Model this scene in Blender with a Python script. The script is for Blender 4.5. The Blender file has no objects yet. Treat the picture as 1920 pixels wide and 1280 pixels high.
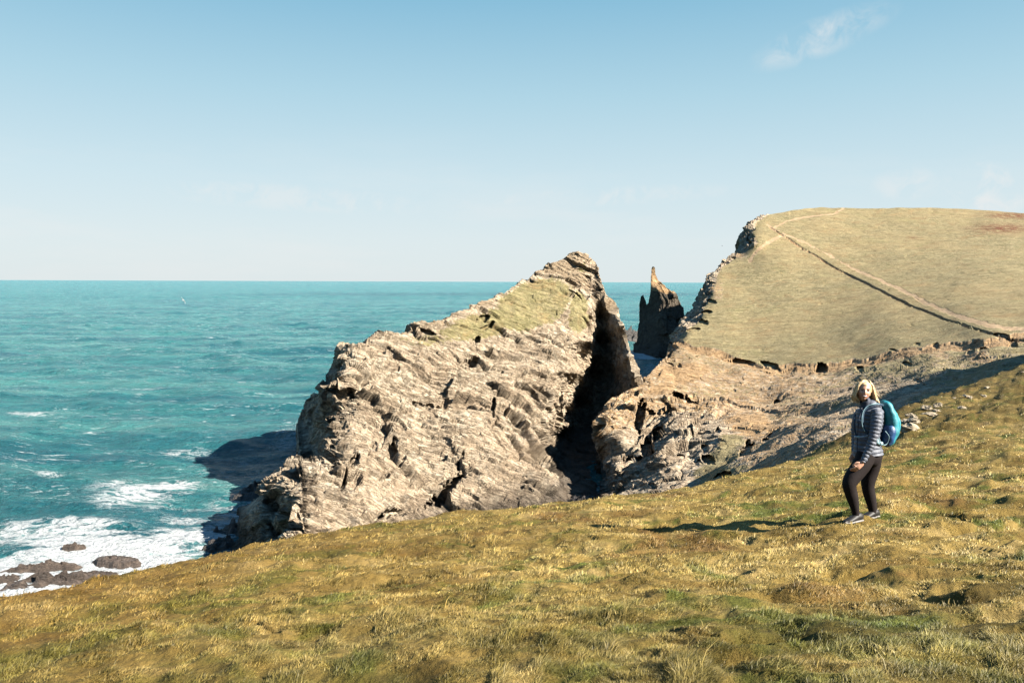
import bpy, math, random
import numpy as np
from mathutils import Vector, Matrix
R = math.radians
rng = np.random.default_rng(7)
random.seed(7)
SC = bpy.context.scene
COL = SC.collection

# ------------------------------------------------------------------ camera
F = 1493.0                       # focal length in photo pixels (photo 1920 x 1280)
CAMZ = 35.0
PITCH = math.atan(113.0 / F)
ROLL = R(0.22)
cam_d = bpy.data.cameras.new('camera'); cam = bpy.data.objects.new('camera', cam_d); COL.objects.link(cam)
cam_d.sensor_width = 36.0; cam_d.lens = 36.0 * F / 1920.0
cam_d.clip_start = 0.1; cam_d.clip_end = 60000
_rot = Matrix.Rotation(math.pi / 2 - PITCH, 4, 'X') @ Matrix.Rotation(ROLL, 4, 'Z')
cam.matrix_world = Matrix.Translation((0, 0, CAMZ)) @ _rot
SC.camera = cam
M3 = np.array([[_rot[i][j] for j in range(3)] for i in range(3)])
RIGHT, UP, FWD = M3[:, 0], M3[:, 1], -M3[:, 2]
CPOS = np.array([0, 0, CAMZ])

# ------------------------------------------------------------------ sun, sky, exposure
SUN_EL = 33.3
SUN_AZ = 118.0      # degrees clockwise from the view direction (+Y): to the right and a little behind
sx, sy = math.sin(R(SUN_AZ)), math.cos(R(SUN_AZ))
sd = bpy.data.lights.new('sun', 'SUN'); sun = bpy.data.objects.new('sun', sd); COL.objects.link(sun)
sd.energy = 5.0; sd.angle = R(0.5); sd.color = (1.0, 0.92, 0.80)
sv = Vector((sx * math.cos(R(SUN_EL)), sy * math.cos(R(SUN_EL)), math.sin(R(SUN_EL))))
sun.rotation_euler = sv.to_track_quat('Z', 'Y').to_euler()
sun.location = (60, -40, 90)
SC.view_settings.view_transform = 'Standard'; SC.view_settings.look = 'None'
SC.view_settings.gamma = 1.0; SC.view_settings.exposure = 2.6
W = bpy.data.worlds.new('World'); SC.world = W; W.use_nodes = True
wn = W.node_tree; wn.nodes.clear()
def wnode(t, **k):
    n = wn.nodes.new(t)
    for a, b in k.items(): setattr(n, a, b)
    return n
w_out = wnode('ShaderNodeOutputWorld'); w_bg = wnode('ShaderNodeBackground')
w_sky = wnode('ShaderNodeTexSky', sky_type='NISHITA', sun_disc=False)
w_sky.sun_elevation = R(SUN_EL); w_sky.sun_rotation = R(SUN_AZ); w_sky.air_density = 1.0; w_sky.dust_density = 1.0; w_sky.ozone_density = 2.0
w_tc = wnode('ShaderNodeTexCoord'); w_sep = wnode('ShaderNodeSeparateXYZ'); wn.links.new(w_tc.outputs['Generated'], w_sep.inputs[0])
w_ramp = wnode('ShaderNodeValToRGB'); wn.links.new(w_sep.outputs['Z'], w_ramp.inputs[0])
els = w_ramp.color_ramp.elements
SKYC = [(0.0, (.77, .845, .86)), (.05, (.74, .84, .87)), (.12, (.64, .80, .865)), (.22, (.45, .69, .81)), (.33, (.25, .53, .72)), (.6, (.14, .46, .95)), (1, (.12, .44, .98))]
els[0].position = 0; els[0].color = SKYC[0][1] + (1,)
els[1].position = 1; els[1].color = SKYC[-1][1] + (1,)
for p, c in SKYC[1:-1]:
    e = els.new(p); e.color = c + (1,)
# thin clouds: noise in direction space
w_map = wnode('ShaderNodeMapping'); w_map.inputs['Scale'].default_value = (1.0, 1.0, 5.0)
wn.links.new(w_tc.outputs['Generated'], w_map.inputs[0])
w_noi = wnode('ShaderNodeTexNoise'); w_noi.inputs['Scale'].default_value = 3.2; w_noi.inputs['Detail'].default_value = 7; w_noi.inputs['Roughness'].default_value = .62
wn.links.new(w_map.outputs[0], w_noi.inputs['Vector'])
w_cr = wnode('ShaderNodeValToRGB'); w_cr.color_ramp.elements[0].position = .50; w_cr.color_ramp.elements[1].position = .80
wn.links.new(w_noi.outputs['Fac'], w_cr.inputs[0])
w_lo = wnode('ShaderNodeMapRange'); w_lo.inputs['From Min'].default_value = .19; w_lo.inputs['From Max'].default_value = .05
w_lo.inputs['To Min'].default_value = 0; w_lo.inputs['To Max'].default_value = .45
wn.links.new(w_sep.outputs['Z'], w_lo.inputs['Value'])
w_m1 = wnode('ShaderNodeMath', operation='MULTIPLY'); wn.links.new(w_cr.outputs[0], w_m1.inputs[0]); wn.links.new(w_lo.outputs[0], w_m1.inputs[1])
def cloud_spot(px, py, rx, ry, ang, amt, lo=.42, hi=.62):
    """one small wisp: an elongated blob round a sky direction, broken up by noise"""
    d = FWD + (px - 960) / F * RIGHT + (640 - py) / F * UP; d = d / np.linalg.norm(d)
    east = np.array([d[1], -d[0], 0]); east /= np.linalg.norm(east); north = np.cross(east, d)
    a = math.cos(ang) * east + math.sin(ang) * north; b = -math.sin(ang) * east + math.cos(ang) * north
    res = []
    for v, r in ((a, rx / F), (b, ry / F)):
        dp = wnode('ShaderNodeVectorMath', operation='DOT_PRODUCT'); wn.links.new(w_tc.outputs['Generated'], dp.inputs[0]); dp.inputs[1].default_value = tuple(v / r)
        p2 = wnode('ShaderNodeMath', operation='POWER'); p2.inputs[1].default_value = 2
        ab = wnode('ShaderNodeMath', operation='ABSOLUTE'); wn.links.new(dp.outputs['Value'], ab.inputs[0]); wn.links.new(ab.outputs[0], p2.inputs[0]); res.append(p2)
    ad = wnode('ShaderNodeMath', operation='ADD'); wn.links.new(res[0].outputs[0], ad.inputs[0]); wn.links.new(res[1].outputs[0], ad.inputs[1])
    mr = wnode('ShaderNodeMapRange', interpolation_type='SMOOTHSTEP'); wn.links.new(ad.outputs[0], mr.inputs['Value'])
    mr.inputs['From Min'].default_value = 1.2; mr.inputs['From Max'].default_value = 0; mr.inputs['To Min'].default_value = 0; mr.inputs['To Max'].default_value = amt
    nz = wnode('ShaderNodeTexNoise'); wn.links.new(w_tc.outputs['Generated'], nz.inputs['Vector']); nz.inputs['Scale'].default_value = 34; nz.inputs['Detail'].default_value = 6; nz.inputs['Roughness'].default_value = .6; nz.inputs['Distortion'].default_value = .6
    nr = wnode('ShaderNodeMapRange'); wn.links.new(nz.outputs['Fac'], nr.inputs['Value']); nr.inputs['From Min'].default_value = lo; nr.inputs['From Max'].default_value = hi
    mu = wnode('ShaderNodeMath', operation='MULTIPLY'); wn.links.new(mr.outputs[0], mu.inputs[0]); wn.links.new(nr.outputs[0], mu.inputs[1])
    return mu
spots = [cloud_spot(1540, 70, 120, 34, .30, .55, .38, .7), cloud_spot(1850, 355, 70, 45, -.3, .7), cloud_spot(1700, 345, 60, 30, 0, .4), cloud_spot(560, 372, 260, 26, -.04, .35), cloud_spot(1100, 370, 300, 20, .04, .3)]
acc = w_m1
for s_ in spots:
    m = wnode('ShaderNodeMath', operation='MAXIMUM'); wn.links.new(acc.outputs[0], m.inputs[0]); wn.links.new(s_.outputs[0], m.inputs[1]); acc = m
w_skm = wnode('ShaderNodeMix', data_type='RGBA', blend_type='MIX'); w_skm.inputs['Factor'].default_value = .93
w_gain = wnode('ShaderNodeMix', data_type='RGBA', blend_type='MULTIPLY'); w_gain.inputs['Factor'].default_value = 1
w_gain.inputs['B'].default_value = (.12, .12, .12, 1); wn.links.new(w_sky.outputs[0], w_gain.inputs['A'])
wn.links.new(w_gain.outputs['Result'], w_skm.inputs['A']); wn.links.new(w_ramp.outputs[0], w_skm.inputs['B'])
w_cl = wnode('ShaderNodeMix', data_type='RGBA'); wn.links.new(acc.outputs[0], w_cl.inputs['Factor']); wn.links.new(w_skm.outputs['Result'], w_cl.inputs['A']); w_cl.inputs['B'].default_value = (.86, .86, .85, 1)
wn.links.new(w_cl.outputs['Result'], w_bg.inputs['Color']); w_bg.inputs['Strength'].default_value = .165
wn.links.new(w_bg.outputs[0], w_out.inputs[0])

# ------------------------------------------------------------------ helpers
def P(px, py, d):
    px, py, d = np.asarray(px, float), np.asarray(py, float), np.asarray(d, float)
    return CPOS + d[..., None] * (FWD + ((px - 960) / F)[..., None] * RIGHT + ((640 - py) / F)[..., None] * UP)
def proj(p):
    q = p - CPOS; z = q @ FWD; z = np.where(np.abs(z) < 1e-3, 1e-3, z)
    return 960 + F * (q @ RIGHT) / z, 640 - F * (q @ UP) / z, z
def sea_d(px, py, z=0.0):
    r = FWD + (px - 960) / F * RIGHT + (640 - py) / F * UP
    return (z - CAMZ) / r[2]
def sstep(a, b, x):
    t = np.clip((x - a) / (b - a), 0, 1); return t * t * (3 - 2 * t)
def hsh(ix, iy, iz, seed):
    h = (ix.astype(np.int64) * 374761393 + iy.astype(np.int64) * 668265263 + iz.astype(np.int64) * 2147483647 + seed * 974634777) & 0xFFFFFFFF
    h = ((h ^ (h >> 13)) * 1274126177) & 0xFFFFFFFF
    h = ((h ^ (h >> 16)) * 2246822519) & 0xFFFFFFFF
    return (h ^ (h >> 15)) & 0xFFFFFFFF
_G = rng.normal(size=(256, 3)); _G /= np.linalg.norm(_G, axis=1)[:, None]
def perlin(p, seed=0):
    i = np.floor(p).astype(np.int64); f = p - i; u = f * f * f * (f * (f * 6 - 15) + 10)
    out = 0
    for dx in (0, 1):
        wx = u[:, 0] if dx else 1 - u[:, 0]
        for dy in (0, 1):
            wy = u[:, 1] if dy else 1 - u[:, 1]
            for dz in (0, 1):
                wz = u[:, 2] if dz else 1 - u[:, 2]
                g = _G[hsh(i[:, 0] + dx, i[:, 1] + dy, i[:, 2] + dz, seed) & 255]
                out = out + wx * wy * wz * (g[:, 0] * (f[:, 0] - dx) + g[:, 1] * (f[:, 1] - dy) + g[:, 2] * (f[:, 2] - dz))
    return out * 1.6
def fbm(p, n=4, seed=0, gain=.5, lac=2.03):
    a, s, t = 1.0, 0, 0
    for k in range(n):
        s = s + a * perlin(p, seed + k * 17); t += a; a *= gain; p = p * lac + 3.7
    return s / t * 1.5
def ridged(p, n=4, seed=0, gain=.5):
    a, s, t = 1.0, 0, 0
    for k in range(n):
        s = s + a * (1 - 2 * np.abs(perlin(p, seed + k * 13))); t += a; a *= gain; p = p * 2.07 + 1.3
    return s / t
def worley(p, seed=0, full=False):
    i = np.floor(p).astype(np.int64); f1 = np.full(len(p), 9.0); f2 = np.full(len(p), 9.0); idv = np.zeros(len(p)); dl = np.zeros((len(p), 3)) if full else None
    for dx in (-1, 0, 1):
        for dy in (-1, 0, 1):
            for dz in (-1, 0, 1):
                c = i + (dx, dy, dz)
                h = hsh(c[:, 0], c[:, 1], c[:, 2], seed)
                q = np.stack([(h & 1023) / 1023., ((h >> 10) & 1023) / 1023., ((h >> 20) & 1023) / 1023.], 1)
                dv = c + q - p; d = np.linalg.norm(dv, axis=1)
                nr = d < f1
                f2 = np.where(nr, f1, np.minimum(f2, d)); idv = np.where(nr, (h >> 7 & 4095) / 4095., idv); f1 = np.where(nr, d, f1)
                if full: dl[nr] = dv[nr]
    return (f1, f2, idv, dl) if full else (f1, f2, idv)
def facet(dl, idv):
    """a random tilt per cell: flat broken faces"""
    a = idv * 97.31; t = np.stack([np.sin(a * 7.1), np.sin(a * 13.7 + 1), np.sin(a * 29.3 + 2)], 1)
    return np.sum(dl * t, 1)
class TPS:
    """scattered data interpolation; kernel 'r' keeps creases, 't' is the thin plate"""
    def __init__(s, pts, val, kern='r', smooth=0.0, scale=100.0):
        s.c = np.asarray(pts, float) / scale; s.sc = scale; s.k = kern; n = len(s.c)
        A = np.zeros((n + 3, n + 3)); A[:n, :n] = s.K(np.linalg.norm(s.c[:, None] - s.c[None], axis=2)) + np.eye(n) * smooth
        A[:n, n] = 1; A[:n, n + 1:] = s.c; A[n, :n] = 1; A[n + 1:, :n] = s.c.T
        s.w = np.linalg.solve(A, np.r_[np.asarray(val, float), 0, 0, 0])
    def K(s, r):
        return r if s.k == 'r' else np.where(r > 1e-9, r * r * np.log(np.maximum(r, 1e-9)), 0)
    def __call__(s, q):
        q = np.asarray(q, float) / s.sc; out = np.empty(len(q)); n = len(s.c)
        for a in range(0, len(q), 60000):
            b = q[a:a + 60000]
            out[a:a + 60000] = s.K(np.linalg.norm(b[:, None] - s.c[None], axis=2)) @ s.w[:n] + s.w[n] + b @ s.w[n + 1:]
        return out
def pl_dist(px, py, pts):
    """distance to a polyline and position along it, plus signed side"""
    best = np.full(len(px), 1e9); side = np.zeros(len(px)); par = np.zeros(len(px))
    for k in range(len(pts) - 1):
        ax, ay = pts[k]; bx, by = pts[k + 1]; dx, dy = bx - ax, by - ay; L = dx * dx + dy * dy
        t = np.clip(((px - ax) * dx + (py - ay) * dy) / L, 0, 1)
        ex, ey = px - ax - t * dx, py - ay - t * dy; d = np.hypot(ex, ey); m = d < best
        best = np.where(m, d, best); side = np.where(m, np.sign(dx * ey - dy * ex), side); par = np.where(m, k + t, par)
    return best, side, par
def mesh_np(name, verts, faces_flat, nper, mats, attrs=None, smooth=False, parent=None):
    me = bpy.data.meshes.new(name); nv = len(verts); nf = len(faces_flat) // nper
    me.vertices.add(nv); me.vertices.foreach_set('co', np.ascontiguousarray(verts, dtype=np.float32).ravel())
    me.loops.add(len(faces_flat)); me.loops.foreach_set('vertex_index', np.ascontiguousarray(faces_flat, dtype=np.int32))
    me.polygons.add(nf); me.polygons.foreach_set('loop_start', np.arange(0, nf * nper, nper, dtype=np.int32))
    me.polygons.foreach_set('loop_total', np.full(nf, nper, dtype=np.int32))
    me.polygons.foreach_set('use_smooth', np.full(nf, smooth, dtype=bool))
    me.update(calc_edges=True)
    for k, v in (attrs or {}).items():
        a = me.attributes.new(k, 'FLOAT', 'POINT'); a.data.foreach_set('value', np.ascontiguousarray(v, dtype=np.float32))
    me.materials.append(mats)
    o = bpy.data.objects.new(name, me); COL.objects.link(o)
    if parent: o.parent = parent
    return o
def grid_faces(nu, nv, flip=False):
    i = (np.arange(nu - 1)[:, None] * nv + np.arange(nv - 1)[None]).ravel()
    f = np.stack([i, i + nv, i + nv + 1, i + 1], 1)
    return f[:, ::-1] if flip else f
def grid_normals(V):
    du = np.gradient(V, axis=0); dv = np.gradient(V, axis=1); n = np.cross(du, dv); L = np.linalg.norm(n, axis=2, keepdims=True)
    return n / np.maximum(L, 1e-9)
def tag(o, label=None, cat=None, group=None, kind=None):
    if label: o['label'] = label
    if cat: o['category'] = cat
    if group: o['group'] = group
    if kind: o['kind'] = kind
    return o
def empty(name, loc, label=None, cat=None, group=None):
    o = bpy.data.objects.new(name, None); COL.objects.link(o); o.location = loc
    return tag(o, label, cat, group)
def drop(o):   # the vertices of o are already in world space
    return o

# ------------------------------------------------------------------ materials
AG = .50      # overall reflectance scale that goes with the exposure above
class NT:
    def __init__(s, name):
        s.m = bpy.data.materials.new(name); s.m.use_nodes = True; s.t = s.m.node_tree; s.t.nodes.clear()
        s.out = s.n('ShaderNodeOutputMaterial'); s.b = s.n('ShaderNodeBsdfPrincipled'); s.l(s.b.outputs[0], s.out.inputs[0])
        s.tc = s.n('ShaderNodeTexCoord')
        s.pos = s.tc.outputs['Object']
    def n(s, t, **k):
        x = s.t.nodes.new(t)
        for a, b in k.items(): setattr(x, a, b)
        return x
    def l(s, a, b): s.t.links.new(a, b)
    def put(s, sock, v):
        if hasattr(v, 'is_output'): s.l(v, sock)
        elif isinstance(v, tuple) and len(v) == 3 and sock.type == 'RGBA': sock.default_value = v + (1,)
        else: sock.default_value = v
    def noise(s, scale, detail=4, rough=.55, dist=0, vec=None, stretch=None, rot=None):
        v = vec or s.pos
        if stretch or rot:
            mp = s.n('ShaderNodeMapping'); s.l(v, mp.inputs[0])
            if rot:
                mp.inputs['Rotation'].default_value = rot; m2 = s.n('ShaderNodeMapping'); s.l(mp.outputs[0], m2.inputs[0]); mp = m2
            if stretch: mp.inputs['Scale'].default_value = stretch
            v = mp.outputs[0]
        x = s.n('ShaderNodeTexNoise'); s.l(v, x.inputs['Vector']); x.inputs['Scale'].default_value = scale
        x.inputs['Detail'].default_value = detail; x.inputs['Roughness'].default_value = rough; x.inputs['Distortion'].default_value = dist
        return x.outputs['Fac']
    def voro(s, scale, feature='F1', vec=None, stretch=None, out='Distance'):
        v = vec or s.pos
        if stretch:
            mp = s.n('ShaderNodeMapping'); s.l(v, mp.inputs[0]); mp.inputs['Scale'].default_value = stretch; v = mp.outputs[0]
        x = s.n('ShaderNodeTexVoronoi', feature=feature); s.l(v, x.inputs['Vector']); x.inputs['Scale'].default_value = scale
        return x.outputs[out]
    def ramp(s, f, pts):
        r = s.n('ShaderNodeValToRGB'); s.l(f, r.inputs[0]); e = r.color_ramp.elements
        def c4(c): return (c, c, c, 1) if not isinstance(c, tuple) else c + (1,)
        e[0].position = pts[0][0]; e[0].color = c4(pts[0][1]); e[1].position = pts[-1][0]; e[1].color = c4(pts[-1][1])
        for p, c in pts[1:-1]:
            q = e.new(p); q.color = c4(c)
        return r.outputs[0]
    def mix(s, f, a, b, mode='MIX'):
        x = s.n('ShaderNodeMix', data_type='RGBA', blend_type=mode); s.put(x.inputs['Factor'], f); s.put(x.inputs['A'], a); s.put(x.inputs['B'], b)
        return x.outputs['Result']
    def math(s, op, a, b=0.0, clamp=False):
        x = s.n('ShaderNodeMath', operation=op, use_clamp=clamp); s.put(x.inputs[0], a); s.put(x.inputs[1], b); return x.outputs[0]
    def attr(s, name):
        x = s.n('ShaderNodeAttribute', attribute_name=name); return x.outputs['Fac']
    def bump(s, h, strength=.5, dist=.1, prev=None):
        x = s.n('ShaderNodeBump'); x.inputs['Strength'].default_value = strength; x.inputs['Distance'].default_value = dist; s.l(h, x.inputs['Height'])
        if prev: s.l(prev, x.inputs['Normal'])
        return x.outputs[0]
    def fin(s, col, rough=.8, normal=None, spec=.3, **k):
        col = s.mix(1.0, col, (AG, AG, AG), 'MULTIPLY')
        s.put(s.b.inputs['Base Color'], col); s.put(s.b.inputs['Roughness'], rough); s.b.inputs['Specular IOR Level'].default_value = spec
        if normal: s.l(normal, s.b.inputs['Normal'])
        for a, b in k.items(): s.put(s.b.inputs[a.replace('_', ' ')], b)
        return s.m
def land_material(name, rockc, soilc, grassc, far=1.0):
    """rock, bare earth and short turf, chosen by the mesh attributes 'grass' and 'soil'"""
    n = NT(name)
    big = n.noise(.09, 5, .6); mid = n.noise(.55, 5, .65, 1.2); fine = n.noise(3.2, 5, .7)
    st = n.noise(.6, 6, .70, .5, stretch=(.12, .2, 4.0), rot=(.75, -.26, 0))
    la = n.noise(.30, 5, .6, .4, stretch=(.14, .22, 2.6), rot=(.75, -.26, 0)); lb = n.noise(.9, 4, .6, .4, stretch=(.14, .22, 2.6), rot=(.75, -.26, .2)); lc = n.noise(.35, 4, .6, .6, stretch=(2.2, .6, .5), rot=(.75, -.26, .5))
    def line(x, w): return n.ramp(n.math('ABSOLUTE', n.math('SUBTRACT', x, .5)), [(0.0, 1.0), (w, 0.0)])
    crack = n.math('MAXIMUM', n.math('MAXIMUM', line(la, .012), n.math('MULTIPLY', line(lb, .018), .8)), line(lc, .010))
    rc = n.ramp(mid, [(.28, rockc[0]), (.46, rockc[1]), (.60, rockc[2]), (.8, rockc[3])])
    rc = n.mix(n.ramp(big, [(.45, 0.0), (.68, .75)]), rc, rockc[4])
    rc = n.mix(n.ramp(st, [(.36, .42), (.46, 0.0)]), rc, rockc[0])
    rc = n.mix(.38, rc, n.ramp(fine, [(.3, (.6, .57, .54)), (.5, (1.15, 1.13, 1.1)), (.8, (1.5, 1.46, 1.4))]), 'MULTIPLY')
    rc = n.mix(n.math('MULTIPLY', crack, .7), rc, (.09, .06, .04))
    sz = n.n('ShaderNodeSeparateXYZ'); n.l(n.pos, sz.inputs[0]); tb = n.n('ShaderNodeMapRange'); n.l(n.math('ADD', sz.outputs['Z'], n.math('MULTIPLY', mid, 3.0)), tb.inputs['Value'])
    tb.inputs['From Min'].default_value = 6.5; tb.inputs['From Max'].default_value = 3.5
    rc = n.mix(n.math('MULTIPLY', tb.outputs[0], .85), rc, (.07, .055, .042))
    sc = n.ramp(mid, [(.3, soilc[0]), (.5, soilc[1]), (.72, soilc[2])])
    sc = n.mix(.5, sc, n.ramp(fine, [(.3, (.55, .5, .48)), (.6, (1, 1, 1))]), 'MULTIPLY')
    gf = n.noise(5.0, 5, .75); gm = n.noise(.8, 4, .65, 1.0); gb = n.noise(.045, 4, .6); gt = n.noise(.9, 5, .7, .6, stretch=(.25, .25, 3.0)); gd = n.noise(2.6, 4, .8)
    gc = n.ramp(gm, [(.3, grassc[0]), (.48, grassc[1]), (.62, grassc[2]), (.8, grassc[3])])
    gc = n.mix(n.ramp(gb, [(.42, 0.0), (.62, .7)]), gc, grassc[4])
    gc = n.mix(.75, gc, n.ramp(gf, [(.3, (.5, .5, .5)), (.5, (.95, .95, .95)), (.72, (1.3, 1.28, 1.2))]), 'MULTIPLY')
    gc = n.mix(n.ramp(gt, [(.36, .45), (.5, 0.0)]), gc, grassc[0])
    gc = n.mix(n.ramp(gd, [(.64, 0.0), (.72, .7)]), gc, (.09, .07, .03))
    gc = n.mix(n.ramp(n.noise(.16, 7, .8, .8), [(.52, 0.0), (.62, .6)]), gc, (.29, .19, .085))
    gc = n.mix(n.ramp(n.noise(.10, 7, .8, .6, rot=(.5, .3, .9)), [(.54, 0.0), (.64, .35)]), gc, (.22, .205, .08))
    ga = n.math('ADD', n.attr('grass'), n.math('MULTIPLY', n.math('SUBTRACT', n.noise(.9, 6, .72), .5), 1.3))
    so = n.math('ADD', n.attr('soil'), n.math('MULTIPLY', n.math('SUBTRACT', n.noise(1.1, 6, .72), .5), 1.1))
    c = n.mix(n.ramp(so, [(.42, 0.0), (.58, 1.0)]), rc, sc)
    c = n.mix(n.ramp(ga, [(.44, 0.0), (.58, 1.0)]), c, gc)
    red = n.attr('heath'); c = n.mix(n.math('MULTIPLY', red, n.ramp(n.noise(.5, 6, .8), [(.42, 0.0), (.5, 1.0)])), c, (.16, .055, .02))
    h = n.math('ADD', n.math('MULTIPLY', fine, .5), n.math('MULTIPLY', st, 1.2))
    h = n.math('ADD', h, n.math('MULTIPLY', n.noise(9, 4, .7), .25))
    h = n.math('SUBTRACT', h, n.math('MULTIPLY', crack, .8))
    nb = n.bump(h, .9, .35)
    return n.fin(c, .88, nb, .2)
ROCK = [(.14, .10, .07), (.36, .285, .20), (.52, .44, .33), (.70, .62, .50), (.42, .32, .22)]
SOIL = [(.22, .13, .06), (.42, .275, .14), (.57, .40, .225)]
SOIL_I = [(.20, .14, .085), (.38, .29, .19), (.52, .42, .29)]
TURF = [(.18, .148, .07), (.29, .24, .12), (.38, .315, .17), (.45, .375, .22), (.36, .28, .14)]
M_island = land_material('island_rock', ROCK, SOIL_I, [(.18, .145, .065), (.27, .235, .11), (.36, .30, .16), (.45, .37, .22), (.23, .215, .09)])
M_head = land_material('headland_turf', ROCK, SOIL, TURF)
def path_material():
    n = NT('bare_path'); a = n.noise(.8, 5, .7); c = n.ramp(a, [(.3, (.20, .125, .065)), (.5, (.34, .235, .13)), (.75, (.46, .34, .205))])
    return n.fin(c, .9, n.bump(n.noise(4, 5, .7), .7, .2))
M_path = path_material()
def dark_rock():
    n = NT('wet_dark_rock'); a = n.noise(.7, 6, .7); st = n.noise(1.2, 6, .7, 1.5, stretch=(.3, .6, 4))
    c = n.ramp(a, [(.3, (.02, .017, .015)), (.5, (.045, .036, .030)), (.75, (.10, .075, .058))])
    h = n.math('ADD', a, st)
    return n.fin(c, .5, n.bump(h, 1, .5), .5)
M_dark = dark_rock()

# ------------------------------------------------------------------ rock displacement
def rock_disp(p, s=1.0, nb=(.20, .30, .93), seed=0):
    """blocky, bedded cliff relief in metres: fractured cells, stepped beds, fine chips"""
    p = p / s
    w = np.stack([fbm(p / 9, 3, seed + 1), fbm(p / 9, 3, seed + 2), fbm(p / 9, 3, seed + 3)], 1)
    q = p + w * 1.3
    big = fbm(p / 17, 3, seed + 5) * 2.2
    nb = np.array(nb); nb = nb / np.linalg.norm(nb)
    e1 = np.cross(nb, (0, 1, 0)); e1 /= np.linalg.norm(e1); e2 = np.cross(nb, e1)
    b = q @ nb + 2.6 * fbm(p / 24, 2, seed + 20); u = q @ e1; v = q @ e2
    f1, f2, r1, d1 = worley(np.stack([u / 7.5, v / 6.0, b / 3.4], 1), seed + 8, True)
    blk = (r1 - .5) * 1.3 + facet(d1, r1) * 1.7; crk = -.8 * (1 - sstep(0, .07, f2 - f1)) * sstep(-.1, .3, perlin(p / 5, seed + 33))
    g1, g2, r2, d2 = worley(np.stack([(u + w[:, 0]) / 2.8, v / 2.2, b / 1.0], 1), seed + 9, True)
    blk2 = (r2 - .5) * .5 + facet(d2, r2) * .55; crk2 = -.35 * (1 - sstep(0, .09, g2 - g1)) * sstep(-.2, .3, perlin(p / 2.2, seed + 34))
    h1, h2, r3, d3 = worley(np.stack([u / .95, v / .8, b / .36], 1), seed + 10, True)
    blk3 = (r3 - .5) * .10 + facet(d3, r3) * .13
    def saw(x, a=.84):
        t = x - np.floor(x); return np.where(t < a, t / a, (1 - t) / (1 - a))
    amp = sstep(-.3, .3, perlin(p / 6, seed + 31))
    b2 = b + .12 * fbm(p / 1.6, 3, seed + 35)
    beds = -saw(b2 / 2.3 + r1 * .2) * .42 * amp - saw(b2 / .80 + r1 * .3) * .34 * (.4 + .6 * sstep(-.2, .2, perlin(p / 4, seed + 37))) - saw(b2 / .34 + r2 * .3) * .10
    o_ = big * .8 + (blk + crk) * .88 + (blk2 + crk2) * .75 + blk3 + beds
    return (o_ - np.median(o_)) * s
def dents(px, py, lst):
    out = np.zeros(len(px)); jx = perlin(np.stack([px / 9, py / 9, px * 0], 1), 71) * .35 + perlin(np.stack([px / 3.5, py / 3.5, px * 0], 1), 72) * .2
    for (x, y, rx, ry, ang, a) in lst:
        m = (np.abs(px - x) < 3 * max(rx, ry)) & (np.abs(py - y) < 3 * max(rx, ry))
        dx, dy = px[m] - x, py[m] - y; c, s_ = math.cos(R(ang)), math.sin(R(ang))
        u = (c * dx + s_ * dy) / rx; v = (-s_ * dx + c * dy) / ry
        q = np.sqrt(u * u + v * v) + jx[m]
        out[m] += a * (1 - sstep(.72, 1.08, q))
    return out
def fan_layer(pairs, nu, nv, df, warp=None):
    """grid between an outline (T) and a lower line (B); returns image coords and base points"""
    A = np.array(pairs, float); d = np.r_[0, np.cumsum(np.hypot(np.diff(A[:, 0]), np.diff(A[:, 1])) * .6 + np.hypot(np.diff(A[:, 2]), np.diff(A[:, 3])) * .4 + 1)]
    u = np.linspace(0, d[-1], nu); I = np.stack([np.interp(u, d, A[:, k]) for k in range(4)], 1)
    v = np.linspace(0, 1, nv)[None, :]
    px = I[:, 0:1] * (1 - v) + I[:, 2:3] * v; py = I[:, 1:2] * (1 - v) + I[:, 3:4] * v
    D = np.exp(df(np.stack([px.ravel(), py.ravel()], 1))).reshape(px.shape)
    return px, py, D, u, d
def back_rows(V, L, n, floor=-4, pw=2.0, dirv=None):
    """rows that carry the surface over its outline and down the far side"""
    T = V[:, 0]; out = []
    h = T - CPOS; h = h * np.array([1, 1, 0]); h /= np.linalg.norm(h, axis=1)[:, None]
    if dirv is not None: h = dirv
    for k in range(n, 0, -1):
        s = k / n; q = T + h * (L * s)[:, None]; q[:, 2] = T[:, 2] - (T[:, 2] - floor) * s ** pw
        out.append(q)
    return np.concatenate([np.stack(out, 1), V], axis=1)

# ------------------------------------------------------------------ rocky island
isl_T = [  # outline x, y   and the foot line x, y
 (395, 1040, 400, 1075), (418, 1022, 430, 1090), (446, 1010, 455, 1100), (452, 975, 480, 1105), (490, 950, 500, 1110), (500, 925, 520, 1110), (512, 905, 540, 1110), (535, 880, 560, 1110), (562, 855, 580, 1110),
 (558, 800, 600, 1110), (572, 748, 620, 1110), (590, 738, 640, 1110), (608, 728, 650, 1110), (612, 700, 665, 1105), (628, 665, 685, 1100), (665, 650, 710, 1095), (700, 636, 735, 1095), (760, 618, 770, 1090), (812, 600, 800, 1085),
 (870, 580, 840, 1080), (935, 556, 880, 1070), (960, 535, 900, 1065), (985, 522, 920, 1060), (1010, 505, 940, 1055), (1045, 490, 960, 1050), (1070, 474, 980, 1040), (1085, 469, 1000, 1035),
 (1102, 478, 1020, 1025), (1118, 492, 1035, 1015), (1127, 525, 1045, 1010), (1138, 560, 1055, 1005), (1152, 585, 1065, 1000), (1166, 610, 1075, 995), (1174, 640, 1085, 990), (1183, 668, 1100, 985), (1196, 705, 1120, 980), (1205, 730, 1145, 975), (1215, 780, 1165, 970), (1215, 850, 1185, 965), (1210, 900, 1195, 960)]
def S(px, py, z=0.0): return (px, py, sea_d(px, py, z))
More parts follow.
